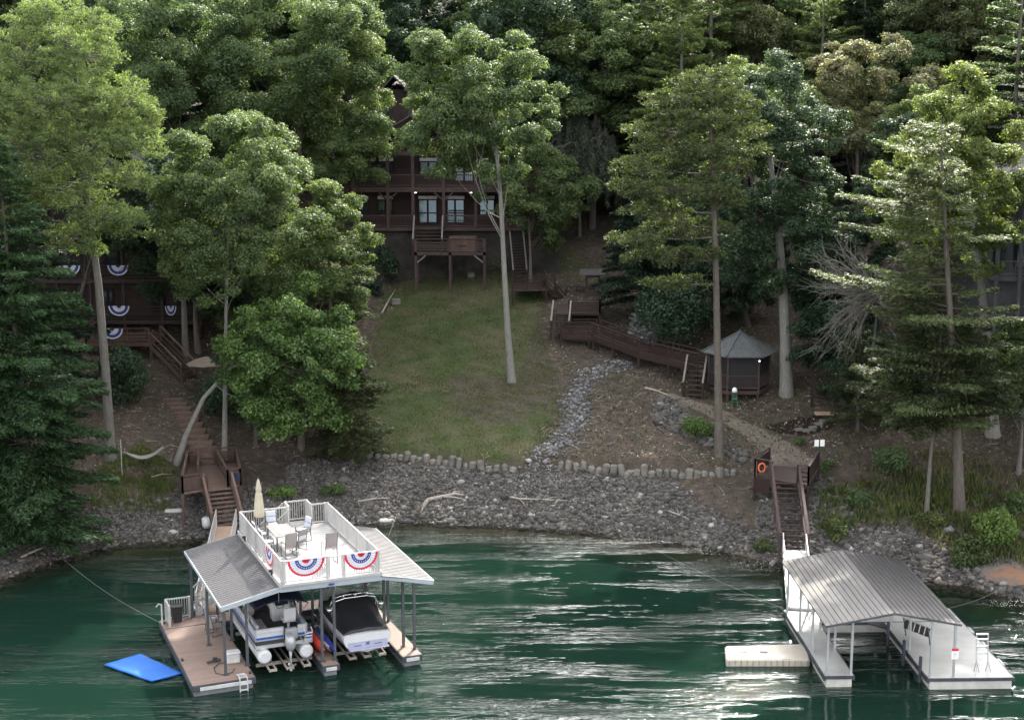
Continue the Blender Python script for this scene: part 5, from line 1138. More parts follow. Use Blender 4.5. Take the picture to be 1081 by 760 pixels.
# twin white notices on a post
p = Vector(G(864, 494)); o = thing('notice_sign', 'pair of small white notice boards on a post above the landing', 'sign', p)
MB().tube([(0, 0, -.2), (0, 0, 1.7)], .035, 6).build('post', M['dark_wood'], o)
for x in (-.17, .17): MB().b2(x - .13, x + .13, -.05, -.03, 1.35, 1.75).build('board', M['sign_white'], o)
# driftwood, slabs
def branch(label, pts, r, name='driftwood_log', cat='driftwood', m='driftwood', lift=.1, twigs=()):
    P_ = [Vector(G(*p)) + Vector((0, 0, lift + (i % 2) * .06)) for i, p in enumerate(pts)]; b = MB(); p0 = P_[0].copy()
    b.tube([p - p0 for p in P_], [r * (1 - .7 * i / (len(P_) - 1)) for i in range(len(P_))], 7)
    for (i, px, py, zz) in twigs: e = Vector(G(px, py)) + Vector((0, 0, zz)); b.tube([P_[i] - p0, (P_[i] + e) / 2 - p0 + Vector((.05, 0, .06)), e - p0], [r * .5, r * .35, r * .12], 5)
    o = b.build(name, M[m], smooth=True); o.location = p0; return tag(o, label, cat)
branch('forked grey driftwood log lying on the stones below the lawn wall', [(446,537),(452,530),(466,526),(480,524),(490,524)], .16, twigs=((0, 444, 543, .1), (2, 492, 529, .1)))
branch('pale driftwood branch lying left of the forked log on the stones', [(378,531),(395,529),(412,527)], .08, twigs=((1, 402, 524, .1),))
branch('long thin driftwood branch on the stones in the bay centre', [(530,525),(548,529),(575,529),(600,531)], .07, twigs=((1, 556, 540, .1), (2, 590, 526, .12)))
branch('small pale branch above the waterline left of the dark stair', [(706,541),(716,546),(728,550)], .06, twigs=((1, 713, 538, .15), (1, 722, 543, .2)))
branch('bleached branch lying across the head of the footpath', [(681,411),(694,415),(708,420)], .10, twigs=((1, 700, 413, .12),))
branch('fallen pale branch propped at the upper left of the lawn', [(403,334),(411,320),(418,308)], .08, lift=.25)
branch('thin pale log on the shore below the hammock', [(22,590),(40,583),(58,574)], .08)
branch('pale stick above the bank left of the landing', [(160,505),(172,503),(182,502)], .05)
branch('dark dead branch leaning in the shade below the lodge wall', [(402,300),(414,285),(428,272)], .08, m='bark_dark', lift=.3)
for (px, py, sx, sy, sz, lab) in ((183, 541, 1.0, .4, .22, 'pale flat concrete block lying on the stones left of the stair'), (408, 551, .9, .4, .2, 'flat pale rock at the water edge behind the dock'), (418, 322, .7, .5, .5, 'dark boulder at the upper left edge of the lawn'), (497, 293, .6, .5, .45, 'grey boulder beside the maple trunk at the lawn top')):
    p = G(px, py); o = MB().box((0, 0, sz / 2), (sx, sy, sz), .2).build('stone_block', M['concrete' if sx > .8 else 'stone'], bevel=.07); o.location = p; tag(o, lab, 'stone block')
# mulch bed edging stones
for i, (px, py) in enumerate(((843, 455), (851, 456), (858, 453), (864, 449), (869, 446))):
    p = G(px, py); o = MB().box((0, 0, .1), (.55, .34, .2), random.uniform(-.2, .6)).build('edging_stone', M['stone'], bevel=.05); o.location = p
    tag(o, ('leftmost', 'second', 'middle', 'fourth', 'rightmost')[i] + ' flat edging stone of the dark mulch bed near the gazebo', 'edging stone', 'flat stones edging the mulch bed')
p = G(857, 430); o = thing('rail_post', 'dark post with a leaning rail beside the mulch bed', 'post', p)
MB().b2(-.08, .08, -.08, .08, -.2, 1.7).build('post', M['dark_wood'], o); MB().beam((.05, 0, 1.3), (1.1, .3, .5), .07, .1).beam((.05, 0, .7), (1.6, .3, .35), .07, .1).build('rail', M['dark_wood'], o)
p = G(876, 438); o = MB().box((0, 0, .08), (1.9, .8, .12), -.1).build('stone_step', M['tan_board'], bevel=.04); o.location = p; tag(o, 'pale flat step behind the mulch bed', 'step')
# ================================================================== hammock
p1 = Vector(G(129, 502)); p2 = Vector(G(181, 488))
o = thing('hammock', 'pale net hammock slung between a thin post and the leaning maple', 'hammock', p1); f = part_rel(o)
MB().tube([p1 - Vector((0, 0, .2)), p1 + Vector((0, 0, 2.2))], .03, 6).build('post', M['post_galv'], o, xf=f)
a_ = p1 + Vector((0, 0, 1.55)); e_ = p2 + Vector((0, 0, 1.15)); rows = []
for i in range(17):
    u = i / 16; c_ = a_.lerp(e_, .06 + u * .8) + Vector((0, 0, -.72 * math.sin(math.pi * (.1 + .8 * u)))); w = .42 * math.sin(math.pi * (.12 + .76 * u))
    rows.append([c_ + Vector((.1, -w, .12)), c_ + Vector((0, -w * .4, 0)), c_ + Vector((0, w * .4, 0)), c_ + Vector((-.1, w, .12))])
MB().sheet(rows).build('bed', M['rope_grey'], o, xf=f, solid=.02, smooth=True)
MB().tube([a_, rows[0][1]], .015, 5).tube([rows[-1][1], e_], .015, 5).build('rope', M['rope_grey'], o, xf=f)
# ================================================================== gazebo
gc = Vector(G(781, 414)); gz = 5.9
gz = 5.66; gc = Vector((15.15, 96.3, gz)); o = thing('gazebo', 'hexagonal screened gazebo with grey shingle roof on posts', 'gazebo', (gc.x, gc.y, gz))
rr_ = 2.12; hx = [(math.cos(R(60 * k)) * rr_, math.sin(R(60 * k)) * rr_) for k in range(6)]
MB().rings([[(x * 1.03, y * 1.03, z) for x, y in hx] for z in (-.22, 0)]).build('floor', M['lodge_trim'], o)
for x, y in hx:
    b = MB().box((x * .96, y * .96, 1.2), (.13, .13, 2.4)); gl_ = ground(gc.x + x, gc.y + y) - gz - .3; b.box((x * .93, y * .93, (gl_ - .22) / 2), (.16, .16, -gl_ - .22)); b.build('post', M['lodge_trim'], o)
for k in range(6):
    p = Vector((*hx[k], 0)) * .96; q = Vector((*hx[(k + 1) % 6], 0)) * .96; U = Vector((0, 0, 1))
    b = MB(); b.beam(p + U * .98, q + U * .98, .08, .08); b.beam(p + U * .18, q + U * .18, .06, .08); b.beam(p + U * 2.3, q + U * 2.3, .08, .14)
    for j in range(1, 18): c_ = p.lerp(q, j / 18); b.beam(c_ + U * .2, c_ + U * .95, .028, .028)
    b.beam(p.lerp(q, .04) + U * 1.95, p.lerp(q, .2) + U * 2.25, .06, .06); b.beam(p.lerp(q, .96) + U * 1.95, p.lerp(q, .8) + U * 2.25, .06, .06)
    b.build('side_rail', M['lodge_trim'], o)
    MB().beam(p * .985 + U * 1.2, q * .985 + U * 1.2, .006, 2.2).build('screen', M['screen_mesh'], o)
b = MB(); er = 2.55; tz = 3.7
for k in range(6):
    a0, a1 = R(60 * k), R(60 * k + 60); e0 = Vector((math.cos(a0) * er, math.sin(a0) * er, 2.32)); e1 = Vector((math.cos(a1) * er, math.sin(a1) * er, 2.32)); T_ = Vector((0, 0, tz))
    n = len(b.v); b.v += [tuple(e0), tuple(e1), tuple(T_)]; b.f.append((n, n + 1, n + 2)); b.v += [tuple(e0 * .98 - Vector((0, 0, .03))), tuple(e1 * .98 - Vector((0, 0, .03)))]; b.f.append((n + 1, n, n + 3, n + 4))
rf = b.build('roof', M['shingle'], o, solid=.05)
b = MB()
for k in range(6): a0 = R(60 * k); b.beam((math.cos(a0) * er, math.sin(a0) * er, 2.345), (0, 0, tz + .02), .16, .04)
b.build('hip_cap', M['shingle'], rf); MB().tube([(0, 0, tz - .05), (0, 0, tz + .15)], [.1, .03], 8).build('finial', M['shingle'], rf)
MB().b2(.97, 1.06, -1.98, -1.91, 1.98, 2.06).build('lamp', M['lamp_glow'], o)
p = G(775, 429); o = thing('hose_reel_stand', 'small green metal stand with a domed white top below the gazebo', 'stand', p)
for x in (-.2, .2):
    for y in (-.16, .16): MB().beam((x, y, -.1), (x * .6, y * .6, .95), .05, .05).build('leg', M['green_paint'], o)
MB().b2(-.17, .17, -.14, .14, .3, .36).b2(-.15, .15, -.12, .12, .7, .76).tube([(-.14, 0, .5), (.14, 0, .5)], .15, 12).build('frame', M['green_paint'], o)
MB().tube([(0, 0, .95), (0, 0, 1.1), (0, 0, 1.22), (0, 0, 1.27)], [.17, .17, .12, .03], 12).build('dome', M['sign_white'], o, smooth=True)
# ================================================================== long walkway, its stairs and landings
def walkway(label, pts, w=1.25, m='dark_wood', boardm='deck_brown', h=1.0, mids=4, cap='lodge_trim', post=1.9, name='walkway', cat='walkway'):
    pts = [Vector(p) for p in pts]; o = thing(name, label, cat, pts[0]); f = part_rel(o); U = Vector((0, 0, 1))
    for p, q in zip(pts, pts[1:]):
        MB().beam(p, q, w, .08).build('deck', M[boardm], o, xf=f)
        d = (q - p); d.z = 0; d.normalize(); r_ = Vector((d.y, -d.x, 0))
        for k in (-1, 1):
            b = MB(); a = p + r_ * k * w / 2; c = q + r_ * k * w / 2; L = (c - a).length; n = max(2, int(L / post) + 1)
            for i in range(n): e = a.lerp(c, i / (n - 1)); g_ = ground(e.x, e.y) - .2; b.beam(Vector((e.x, e.y, min(g_, e.z - .3))), e + U * (h + .05), .11, .11)
            for j in range(mids): z = .1 + (h - .2) * j / mids; b.beam(a + U * z, c + U * z, .035, .12)
            b.beam(a - U * .12, c - U * .12, .05, .24); b.beam(a + U * (h + .03), c + U * (h + .03), .13, .045); b.build('side_rail', M[m], o, xf=f)
    return o
def stair(label, p, q, w, n, m='dark_wood', capm='rail_light', h=.95, mids=1):
    p = Vector(p); q = Vector(q); o = thing('wooden_stair', label, 'stair', p); f = part_rel(o); b = MB(); s_ = MB(); stairs_mb(b, s_, p, q, w, n, .28, .08)
    b.build('treads', M['deck_brown'], o, xf=f); s_.build('stringer', M[m], o, xf=f); d = q - p; d.z = 0; d.normalize(); r_ = Vector((d.y, -d.x, 0)); U = Vector((0, 0, 1))
    for k in (-1, 1):
        a = p + r_ * k * (w / 2 + .05); c = q + r_ * k * (w / 2 + .05); b = MB()
        for u in (0, 1): e = a.lerp(c, u); b.beam(e - U * .5, e + U * (h + .05), .11, .11)
        for j in range(mids): z = h * (j + 1) / (mids + 1); b.beam(a + U * z, c + U * z, .035, .1)
        hr = b.build('handrail', M[m], o, xf=f); MB().beam(a + U * (h + .04), c + U * (h + .04), .12, .04).build('cap', M[capm], hr, xf=f)
    return o
def onhill(px, py, up): g = Vector(G(px, py)); return g + Vector((0, 0, up))
w0 = onhill(594, 362, .6); w1 = onhill(628, 366, .85); w2 = onhill(680, 386, .85); w3 = onhill(742, 408, 1.3)
walkway('long dark railed walkway crossing the slope above the dry creek', [w0, w1, w2, w3])
d = (w3 - w2).normalized(); sb = onhill(731, 421, .1)
stair('short dark stair at the lower end of the long walkway', sb, Vector((w3.x - .5, w3.y - .5, w3.z)), 1.2, 6)
# middle deck with shelter
zm = 8.9
A = [Vector(at(588, 331, zm)), Vector(at(633, 331, zm)), Vector(at(632, 317, zm)), Vector(at(588, 317, zm))]
o = thing('hillside_deck', 'small dark deck with a roofed entry frame halfway up the stairs', 'deck', A[0]); f = part_rel(o)
MB().quadbox([p - Vector((0, 0, .15)) for p in A] + A).build('deck', M['deck_brown'], o, xf=f)
for p in A: g_ = ground(p.x, p.y) - .3; MB().box((p.x, p.y, (g_ + zm) / 2), (.13, .13, zm - g_)).build('support_post', M['dark_wood'], o, xf=f)
wrail(A[0].lerp(A[1], .28), A[1], o, f, m='dark_wood', mids=5, h=1.0); wrail(A[1], A[2], o, f, m='dark_wood', mids=4, h=1.0); wrail(A[3], A[2].lerp(A[3], .3), o, f, m='dark_wood', mids=1, h=1.0, n=4)
sx, sy = A[2].x - 1.0, A[2].y
b = MB()
for dx in (0, 1.0):
    for dy in (-1.0, 0): b.box((sx + dx, sy + dy, zm + 1.05), (.12, .12, 2.1))
b.box((sx + .5, sy - 1.0, zm + 2.0), (1.0, .1, .16)); b.box((sx + .5, sy - 1.0, zm + .5), (1.0, .06, .9)); b.build('shelter_frame', M['lodge_trim'], o, xf=f)
b = MB(); b.quadbox([Vector((sx - .5, sy - 1.35, zm + 2.1)), Vector((sx + 1.4, sy - 1.35, zm + 2.1)), Vector((sx + 1.4, sy + .35, zm + 2.35)), Vector((sx - .5, sy + .35, zm + 2.35)), Vector((sx - .5, sy - 1.35, zm + 2.18)), Vector((sx + 1.4, sy - 1.35, zm + 2.18)), Vector((sx + 1.4, sy + .35, zm + 2.43)), Vector((sx - .5, sy + .35, zm + 2.43))]); b.build('shelter_roof', M['roof_dark'], o, xf=f)
stair('dark stair with pale handrails between the walkway and the hillside deck', w0 + Vector((-.2, .1, 0)), A[0].lerp(A[1], .12), 1.2, 9)
# upper landing and flights towards the lodge
zu = 10.05
u0 = Vector(at(575, 304, zu)); stair('short dark stair with pale handrails above the hillside deck', A[3] + Vector((.2, -.3, 0)), u0 + Vector((.3, 0, 0)), 1.1, 6)
A2 = [Vector(at(541, 306, zu)), Vector(at(577, 305, zu)), Vector(at(575, 298, zu)), Vector(at(541, 298, zu))]
o = thing('hillside_deck', 'narrow dark railed deck behind the maple trunk', 'deck', A2[0]); f = part_rel(o)
MB().quadbox([p - Vector((0, 0, .15)) for p in A2] + A2).build('deck', M['deck_brown'], o, xf=f)
for p in A2: g_ = ground(p.x, p.y) - .3; MB().box((p.x, p.y, (g_ + zu) / 2), (.12, .12, max(.3, zu - g_))).build('support_post', M['dark_wood'], o, xf=f)
wrail(A2[0], A2[1].lerp(A2[0], .2), o, f, m='dark_wood', mids=4, h=1.0, n=3); wrail(A2[1], A2[2], o, f, m='dark_wood', mids=3, h=1.0)
stair('steep narrow stair climbing from the upper deck to the lodge', Vector(at(549, 298, zu)), Vector(atY(545, 256, 118.2)), 1.0, 14, mids=0)
# ================================================================== brown lodge
YF = 118.6
def HX(px): return (px - CX_) / F_ * (YF * math.cos(PT) + 1.0)
z1, z2, z3 = 14.25, 17.5, 20.1
hx0, hx1 = HX(352), HX(590)
hs = thing('brown_lodge', 'dark brown three-storey lodge with porches and stone base behind the maple', 'house', ((hx0 + hx1) / 2, YF, 10.5)); f = part_rel(hs)
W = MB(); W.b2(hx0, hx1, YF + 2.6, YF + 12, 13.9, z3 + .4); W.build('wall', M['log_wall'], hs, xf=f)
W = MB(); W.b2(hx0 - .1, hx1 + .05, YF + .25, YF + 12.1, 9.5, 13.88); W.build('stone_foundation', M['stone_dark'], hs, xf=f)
MB().b2(hx0 - .2, hx1 + .3, YF - .1, YF + 2.6, z1 - .28, z1).build('porch_floor', M['lodge_trim'], hs, xf=f)
MB().b2(hx0 - .2, hx1 + .3, YF - .12, YF + 2.6, z2 - .42, z2 - .02).build('balcony_floor', M['lodge_trim'], hs, xf=f)
b = MB(); b.b2(hx0 - .2, HX(520), YF - .1, YF + .1, z3 - .1, z3 + .25); gp = HX(436)
for k in (-1, 1): b.beam((gp + k * 4.6, YF - .1, z3 + .2), (gp, YF - .1, z3 + 2.9), .2, .25); b.beam((gp, YF - .05, z3 + .9), (gp + k * 1.3, YF - .05, z3 + 2.0), .14, .16) ; b.beam((gp, YF - .05, z3 + .3), (gp + k * 2.2, YF - .05, z3 + 1.5), .14, .16)
b.b2(gp - .1, gp + .1, YF - .12, YF + .04, z3 + .2, z3 + 2.8); b.build('gable_truss', M['lodge_trim'], hs, xf=f)
b = MB()
for k in (-1, 1):
    e = gp + k * 5.4; ze = z3 - .1
    b.quadbox([Vector(p) for p in ((gp, YF - .8, z3 + 3.05), (e, YF - .8, ze), (e, YF + 12.5, ze), (gp, YF + 12.5, z3 + 3.05), (gp, YF - .8, z3 + 3.2), (e, YF - .8, ze + .15), (e, YF + 12.5, ze + .15), (gp, YF + 12.5, z3 + 3.2))])
b.build('roof', M['roof_dark'], hs, xf=f)
b = MB(); n = len(b.v); b.v += [(gp - 4.7, YF + 2.7, z3 + .3), (gp + 4.7, YF + 2.7, z3 + .3), (gp, YF + 2.7, z3 + 2.95)]; b.f.append((n, n + 1, n + 2)); b.build('gable_wall', M['log_wall'], hs, xf=f, solid=.2)
up = MB().b2(HX(398), HX(428), YF + 4, YF + 9, z3 + 1, 25.2).build('upper_wall', M['lodge_wall'], hs, xf=f)
b = MB(); b.quadbox([Vector(p) for p in ((HX(392), YF + 3.4, 24.6), (HX(413), YF + 3.4, 26.2), (HX(413), YF + 9.5, 26.2), (HX(392), YF + 9.5, 24.6), (HX(392), YF + 3.4, 24.75), (HX(413), YF + 3.4, 26.35), (HX(413), YF + 9.5, 26.35), (HX(392), YF + 9.5, 24.75))]); b.quadbox([Vector(p) for p in ((HX(413), YF + 3.4, 26.2), (HX(434), YF + 3.4, 24.6), (HX(434), YF + 9.5, 24.6), (HX(413), YF + 9.5, 26.2), (HX(413), YF + 3.4, 26.35), (HX(434), YF + 3.4, 24.75), (HX(434), YF + 9.5, 24.75), (HX(413), YF + 9.5, 26.35))]); b.build('upper_roof', M['roof_dark'], hs, xf=f)
for px in (362, 409, 435.5, 468, 502, 534, 555, 588):
    x = HX(px); MB().b2(x - .12, x + .12, YF - .15, YF + .09, z1, z2 - .43 if px > 530 else z3 - .1).build('porch_post', M['lodge_trim'], hs, xf=f)
b = MB()
for px in (468, 409, 534):
    x = HX(px)
    for k in (-1, 1): b.beam((x, YF - .03, z2 - 1.1), (x + k * .75, YF - .03, z2 - .45), .1, .12)
b.build('knee_brace', M['lodge_trim'], hs, xf=f)
def lrail(x0, x1, y, z, nm='porch_railing', mids=0, h=.95):
    b = MB(); b.b2(x0, x1, y - .05, y + .05, z + h - .05, z + h + .05); b.b2(x0, x1, y - .03, y + .03, z + .08, z + .16)
    n = int((x1 - x0) / .16)
    for i in range(n): x = x0 + (x1 - x0) * (i + .5) / n; b.b2(x - .018, x + .018, y - .018, y + .018, z + .16, z + h - .05)
    return b.build(nm, M['lodge_trim'], hs, xf=f)
lrail(hx0, HX(436), YF - .03, z1); lrail(HX(470), hx1, YF - .03, z1); lrail(hx0, HX(534), YF - .03, z2)
def window(px0, px1, z0, zt_, door=False, y=None):
    y = YF + 2.6 if y is None else y; x0, x1 = HX(px0) * 1.02, HX(px1) * 1.02
    wn_ = MB().b2(x0 - .1, x1 + .1, y - .06, y - .002, z0 - .08, zt_ + .1).build('french_door' if door else 'window', M['dark_wood'], hs, xf=f)
    mid = (x0 + x1) / 2; zh = zt_ - .28; g = MB()
    for a, c in ((x0 + .08, mid - .08), (mid + .08, x1 - .08)):
        if door: g.b2(a, c, y - .075, y - .065, z0 + .95, zh - .08); g.b2(a, c, y - .075, y - .065, z0 + .1, z0 + .85)
        else: g.b2(a, c, y - .075, y - .065, z0 + .05, zh - .08)
    g.build('pane', M['window_glass'], wn_, xf=f); MB().b2(x0, x1, y - .075, y - .065, zh + .02, zt_).build('transom', M['window_glass' if False else 'light_vinyl'], wn_, xf=f)
window(441, 461, z1 + .05, z1 + 2.35, True); window(470, 490, z1 + .05, z1 + 2.35, True); window(506, 522, z1 + .8, z1 + 2.35); window(536, 548, z1 + .8, z1 + 2.3); window(398, 414, z1 + .8, z1 + 2.35)
window(400, 415, z2 + .9, z2 + 2.2); window(443, 461, z2 + .9, z2 + 2.2); window(385, 396, z2 + .9, z2 + 2.2); window(375, 388, z1 + .8, z1 + 2.35); window(480, 500, z2 + .3, z2 + 2.2); window(505, 522, z2 + .9, z2 + 2.2)
MB().b2(HX(403), HX(410), YF + 3.93, YF + 3.99, 22.9, 23.9).build('window', M['window_glass'], up, xf=f)
for px in (438, 497): x = HX(px); MB().b2(x - .09, x + .09, YF + .2, YF + .4, z2 - .52, z2 - .44).build('porch_lamp', M['lamp_glow'], hs, xf=f)
# lower grill deck of the lodge
zg = 12.55; gx0, gx1 = HX(439), HX(513)
o = thing('lower_deck', 'small dark deck on tall posts at the top of the lawn', 'deck', ((gx0 + gx1) / 2, 116.5, zg)); f = part_rel(o)
MB().b2(gx0, gx1, 115.6, 118.2, zg - .25, zg).build('deck', M['lodge_trim'], o, xf=f)
for x in (gx0 + .1, (gx0 + gx1) / 2, gx1 - .1):
    for y in (115.7, 117.9): MB().b2(x - .1, x + .1, y - .1, y + .1, ground(x, y) - .3, zg - .25 if y > 117 else zg + 1.0).build('support_post', M['lodge_trim'], o, xf=f)
b = MB(); b.beam((gx0 + .1, 115.65, zg - .9), (gx0 + .9, 115.65, zg - .25), .1, .1); b.beam((gx1 - .1, 115.65, zg - .9), (gx1 - .9, 115.65, zg - .25), .1, .1); b.build('knee_brace', M['rail_light'], o, xf=f)
wrail((gx0 + .1, 115.7, zg), (HX(474), 115.7, zg), o, f, m='lodge_trim', mids=4, h=1.0, n=2); wrail((HX(504), 115.7, zg), (gx1, 115.7, zg), o, f, m='lodge_trim', mids=4, h=1.0, n=2)
stair('short wide stair from the lower deck to the lodge porch', (HX(452), 116.3, zg), (HX(452), 118.4, z1), 2.2, 7, m='lodge_trim')
o = thing('hot_tub', 'reddish brown panelled hot tub on the lower lodge deck', 'hot tub', ((HX(475) + HX(503)) / 2, 116.6, zg))
MB().b2(-1.05, 1.05, -.95, .95, 0, 1.0).build('cabinet', M['red_wood'], o, bevel=.04); MB().b2(-1.1, 1.1, -1.0, 1.0, 1.005, 1.14).build('cover', M['red_wood'], o, bevel=.04); MB().b2(-.35, .35, -.985, -.955, .45, .55).build('handle', M['dark_wood'], o)
# ================================================================== dark left house
YL = 104.0
def LX(px, Y=YL): return (px - CX_) / F_ * (Y * math.cos(PT) + 2.5)
hl = thing('dark_log_house', 'dark log house with stacked decks deep in the left shade', 'house', (LX(145), YL, 7.6)); f = part_rel(hl)
x0, x1 = LX(20), LX(212)
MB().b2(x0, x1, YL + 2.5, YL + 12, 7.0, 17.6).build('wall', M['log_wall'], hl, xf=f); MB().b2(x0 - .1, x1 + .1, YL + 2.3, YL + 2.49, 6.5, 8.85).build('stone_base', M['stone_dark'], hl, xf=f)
for z in (8.9, 11.85, 14.8): MB().b2(x0, x1, YL, YL + 2.5, z - .28, z).build('balcony_floor', M['lodge_wall'], hl, xf=f); 
def lr2(xa, xb, y, z, m='lodge_wall'):
    b = MB(); b.b2(xa, xb, y - .05, y + .05, z + .92, z + 1.0)
    for k in range(4): b.b2(xa, xb, y - .02, y + .02, z + .12 + .2 * k, z + .18 + .2 * k)
    b.build('railing', M[m], hl, xf=f)
for z in (8.9, 11.85): lr2(x0, x1, YL + .05, z)
for px in (25, 60, 95, 130, 170, 209): x = LX(px); MB().b2(x - .1, x + .1, YL + .06, YL + .26, 6.6, 17.3).build('porch_post', M['lodge_wall'], hl, xf=f)
for (pa, pb_, z, zz) in ((95, 110, 9.3, 10.9), (150, 165, 9.0, 11.0), (178, 192, 9.6, 10.9), (100, 118, 12.3, 13.8), (150, 168, 11.9, 13.9)):
    w_ = MB().b2(LX(pa), LX(pb_), YL + 2.42, YL + 2.49, z, zz).build('window', M['dark_wood'], hl, xf=f); MB().b2(LX(pa) + .12, LX(pb_) - .12, YL + 2.40, YL + 2.415, z + .12, zz - .12).build('pane', M['smoke_glass'], w_, xf=f)
b = MB(); xm = (x0 + x1) / 2
for k in (-1, 1):
    e = xm + k * 8.2; b.quadbox([Vector(p) for p in ((xm, YL - 1, 21.6), (e, YL - 1, 17.2), (e, YL + 13, 17.2), (xm, YL + 13, 21.6), (xm, YL - 1, 21.8), (e, YL - 1, 17.4), (e, YL + 13, 17.4), (xm, YL + 13, 21.8))])
b.build('roof', M['roof_dark'], hl, xf=f)
n = MB(); n.v += [(x0, YL + 2.6, 17.6), (x1, YL + 2.6, 17.6), (xm, YL + 2.6, 21.5)]; n.f.append((0, 1, 2)); n.build('gable_wall', M['log_wall'], hl, xf=f, solid=.2)
zdk = 8.0; dx0, dx1 = LX(90, 100), LX(160, 100)
o = thing('house_deck', 'brown railed deck in front of the dark left house', 'deck', ((dx0 + dx1) / 2, 101, zdk)); f2 = part_rel(o)
MB().b2(dx0, dx1, 99.6, 103.9, zdk - .25, zdk).build('deck', M['red_wood'], o, xf=f2)
for x in (dx0 + .1, (dx0 + dx1) / 2, dx1 - .1): MB().b2(x - .09, x + .09, 99.65, 99.85, ground(x, 99.7) - .3, zdk - .25).build('support_post', M['red_wood'], o, xf=f2)
wrail((dx0, 99.7, zdk), (dx1 - .2, 99.7, zdk), o, f2, mids=3, n=4); wrail((dx0, 99.7, zdk), (dx0, 103.8, zdk), o, f2, mids=3, n=3)
stair('brown stair descending right from the dark house deck', (LX(197, 97.5), 97.5, ground(LX(197, 97.5), 97.5) + .2), (LX(160, 100.5), 100.5, zdk), 1.1, 11, m='red_wood', capm='red_wood_light')
GB = 'buntings on the dark left house'
for (px, Y, z, lab) in ((75, YL - .1, 12.85, 'bunting half hidden by conifer boughs on the upper balcony of the dark house'), (126, YL - .1, 12.85, 'bunting on the upper balcony right of the sunlit pine trunk'), (125, YL - .1, 9.95, 'bunting on the main balcony rail right of the pine trunk'), (117, 99.55, 9.0, 'lowest bunting on the front deck rail crossed by the pine trunk'), (74, 99.55, 9.0, 'small bunting showing through the boughs at the lower deck end')):
    bunting('bunting', lab, (LX(px, Y), Y, z), (1, 0, 0), 1.5, .72, group=GB, cols=('bunting_white', 'bunting_blue', 'bunting_white', 'bunting_blue'))
bunting('bunting', 'folded bunting at the right end of the main balcony', (LX(180), YL - .1, 9.95), (1, 0, 0), .8, .7, group=GB, cols=('bunting_white', 'bunting_blue', 'bunting_white', 'bunting_blue'))
# tan patio umbrella in the shade by the left house
p = Vector(G(219, 415)); o = thing('patio_umbrella', 'open tan umbrella in the shade behind the curved maple trunk', 'umbrella', p)
MB().tube([(0, 0, 0), (0, 0, 2.45)], .03, 8).build('pole', M['post_dark'], o)
MB().rings([[(math.cos(a) * r, math.sin(a) * r, z) for a in np.linspace(0, 2 * math.pi, 8, endpoint=False)] for z, r in ((2.0, 1.35), (2.02, 1.33), (2.32, .7), (2.5, .04))]).build('canopy', M['tan_cloth'], o)
MB().tube([(0, 0, 0), (0, 0, .1)], .25, 12).build('base', M['black_plastic'], o)
for (dx, lab) in ((.9, 'pale chair beneath the tan umbrella'),):
    q = thing('patio_chair', lab, 'chair', (p.x + dx, p.y - .2, p.z + .05), .6); MB().box((0, 0, .42), (.5, .5, .05)).build('seat', M['taupe_cloth'], q, bevel=.01); MB().box((0, .26, .75), (.5, .04, .6), rx=-.2).build('backrest', M['taupe_cloth'], q, bevel=.01)
    for a in (-.22, .22):
        for c_ in (-.22, .22): MB().b2(a - .02, a + .02, c_ - .02, c_ + .02, 0, .4).build('leg', M['post_dark'], q)
p = Vector(G(212, 423)); o = thing('patio_fence', 'low pale-capped railing of the shaded patio by the umbrella', 'railing', p); f2 = part_rel(o)
wrail(p, Vector(G(240, 424)), o, f2, m='rail_light', mids=1, n=3, h=.6)
# ================================================================== grey right house
YR = 96.0
def RX(px, Y=YR): return (px - CX_) / F_ * (Y * math.cos(PT) + 2.5)
hr_ = thing('grey_house', 'grey-blue house with a two-level deck at the right edge', 'house', (RX(1110), YR, 8)); f = part_rel(hr_)
x0, x1 = RX(1048), RX(1230)
MB().b2(x0 + .6, x1, YR + 3, YR + 12, 5.5, 18.5).build('wall', M['grey_stain'], hr_, xf=f)
def zat(py): return atY(1060, py, YR)[2]
za, zb_ = zat(292), zat(330)
for z in (za, za - 3.0): MB().b2(x0, x1, YR, YR + 3, z - .3, z).build('balcony_floor', M['grey_stain'], hr_, xf=f)
for px in (1050, 1074, 1100, 1130, 1170, 1228): x = RX(px); MB().b2(x - .1, x + .1, YR - .12, YR + .1, 5.0, 17.5).build('porch_post', M['grey_stain'], hr_, xf=f)
for z in (za, za - 3.0):
    b = MB(); b.b2(x0, x1, YR - .05, YR + .05, z + .95, z + 1.03); b.b2(x0, x1, YR - .03, YR + .03, z + .12, z + .2)
    for i in range(60): x = x0 + (x1 - x0) * i / 60; b.b2(x - .02, x + .02, YR - .02, YR + .02, z + .2, z + .95)
    b.build('railing', M['grey_stain'], hr_, xf=f)
for px in (1060, 1082, 1108): MB().b2(RX(px), RX(px + 14), YR + 2.9, YR + 2.99, za + .3, za + 2.2).build('window', M['smoke_glass'], hr_, xf=f)
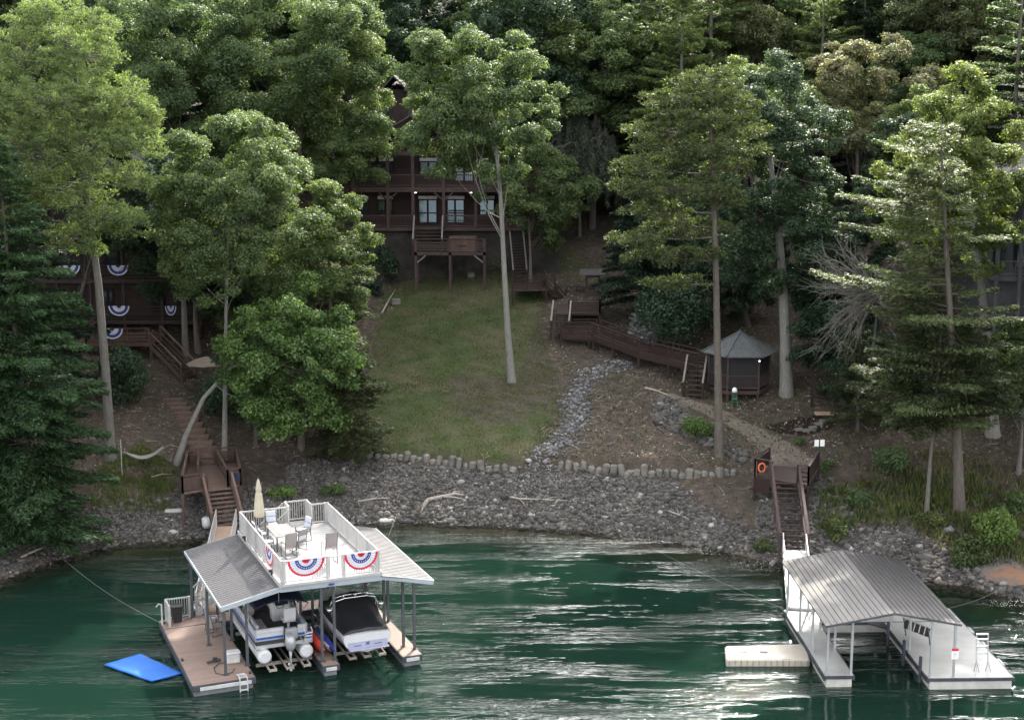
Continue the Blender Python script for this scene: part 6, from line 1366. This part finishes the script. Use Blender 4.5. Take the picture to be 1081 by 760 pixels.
xm = (x0 + x1) / 2; b = MB()
for k in (-1, 1): e = xm + k * 7; b.quadbox([Vector(p) for p in ((xm, YR - 1, 21.6), (e, YR - 1, 18.1), (e, YR + 13, 18.1), (xm, YR + 13, 21.6), (xm, YR - 1, 21.8), (e, YR - 1, 18.3), (e, YR + 13, 18.3), (xm, YR + 13, 21.8))])
b.build('roof', M['roof_dark'], hr_, xf=f)
def scat(n, poly_, seed, lo=0):
    global rng; rng = np.random.default_rng(seed); pg = poly(poly_); x = rng.uniform(pg[:, 0].min(), pg[:, 0].max(), n); y = rng.uniform(pg[:, 1].min(), pg[:, 1].max(), n); k = inside(pg, x, y); return x[k], y[k]
x, y = scat(900, [(90,540),(180,380),(380,480),(560,480),(590,360),(700,400),(1080,400),(1080,560),(880,540),(600,500),(380,490)], 5)
b = MB()
for xx, yy in zip(x, y):
    a = rng.uniform(0, 6.28); L = rng.uniform(.2, .9); z = ground(xx, yy) + .04; xe, ye = xx + math.cos(a) * L, yy + math.sin(a) * L; ze = ground(xe, ye) + .06; r = rng.uniform(.01, .022)
    b.tube([(xx, yy, z), ((xx + xe) / 2 + rng.normal(0, .05), (yy + ye) / 2, (z + ze) / 2 + .03), (xe, ye, ze)], [r, r * .8, r * .4], 3, False)
tag(b.build('twigs', M['driftwood']), 'dead twigs scattered over the brown slope', 'twigs', kind='stuff')
x, y = scat(700, [(560,480),(590,360),(700,400),(1080,400),(1080,520),(880,500),(790,495),(600,495)], 6)
rocks('slope_pebbles', np.stack([x, y, gr(x, y) + .02], 1), rng.gamma(3, .02, len(x)) + .03, M['riprap'], 'small stones scattered on the brown slope right of the lawn', 'stones')
scatter_grass('weeds', [(560,480),(590,380),(700,400),(1080,400),(1080,520),(880,520),(790,495),(600,495)], 2600, M['weed'], 'sparse seedlings and weeds on the brown slope', (.06, .22), .08)
for ps in PR.values():
    for p in ps:
        if id(p) not in used:
            for ch in list(p.children): bpy.data.objects.remove(ch)
            bpy.data.objects.remove(p)
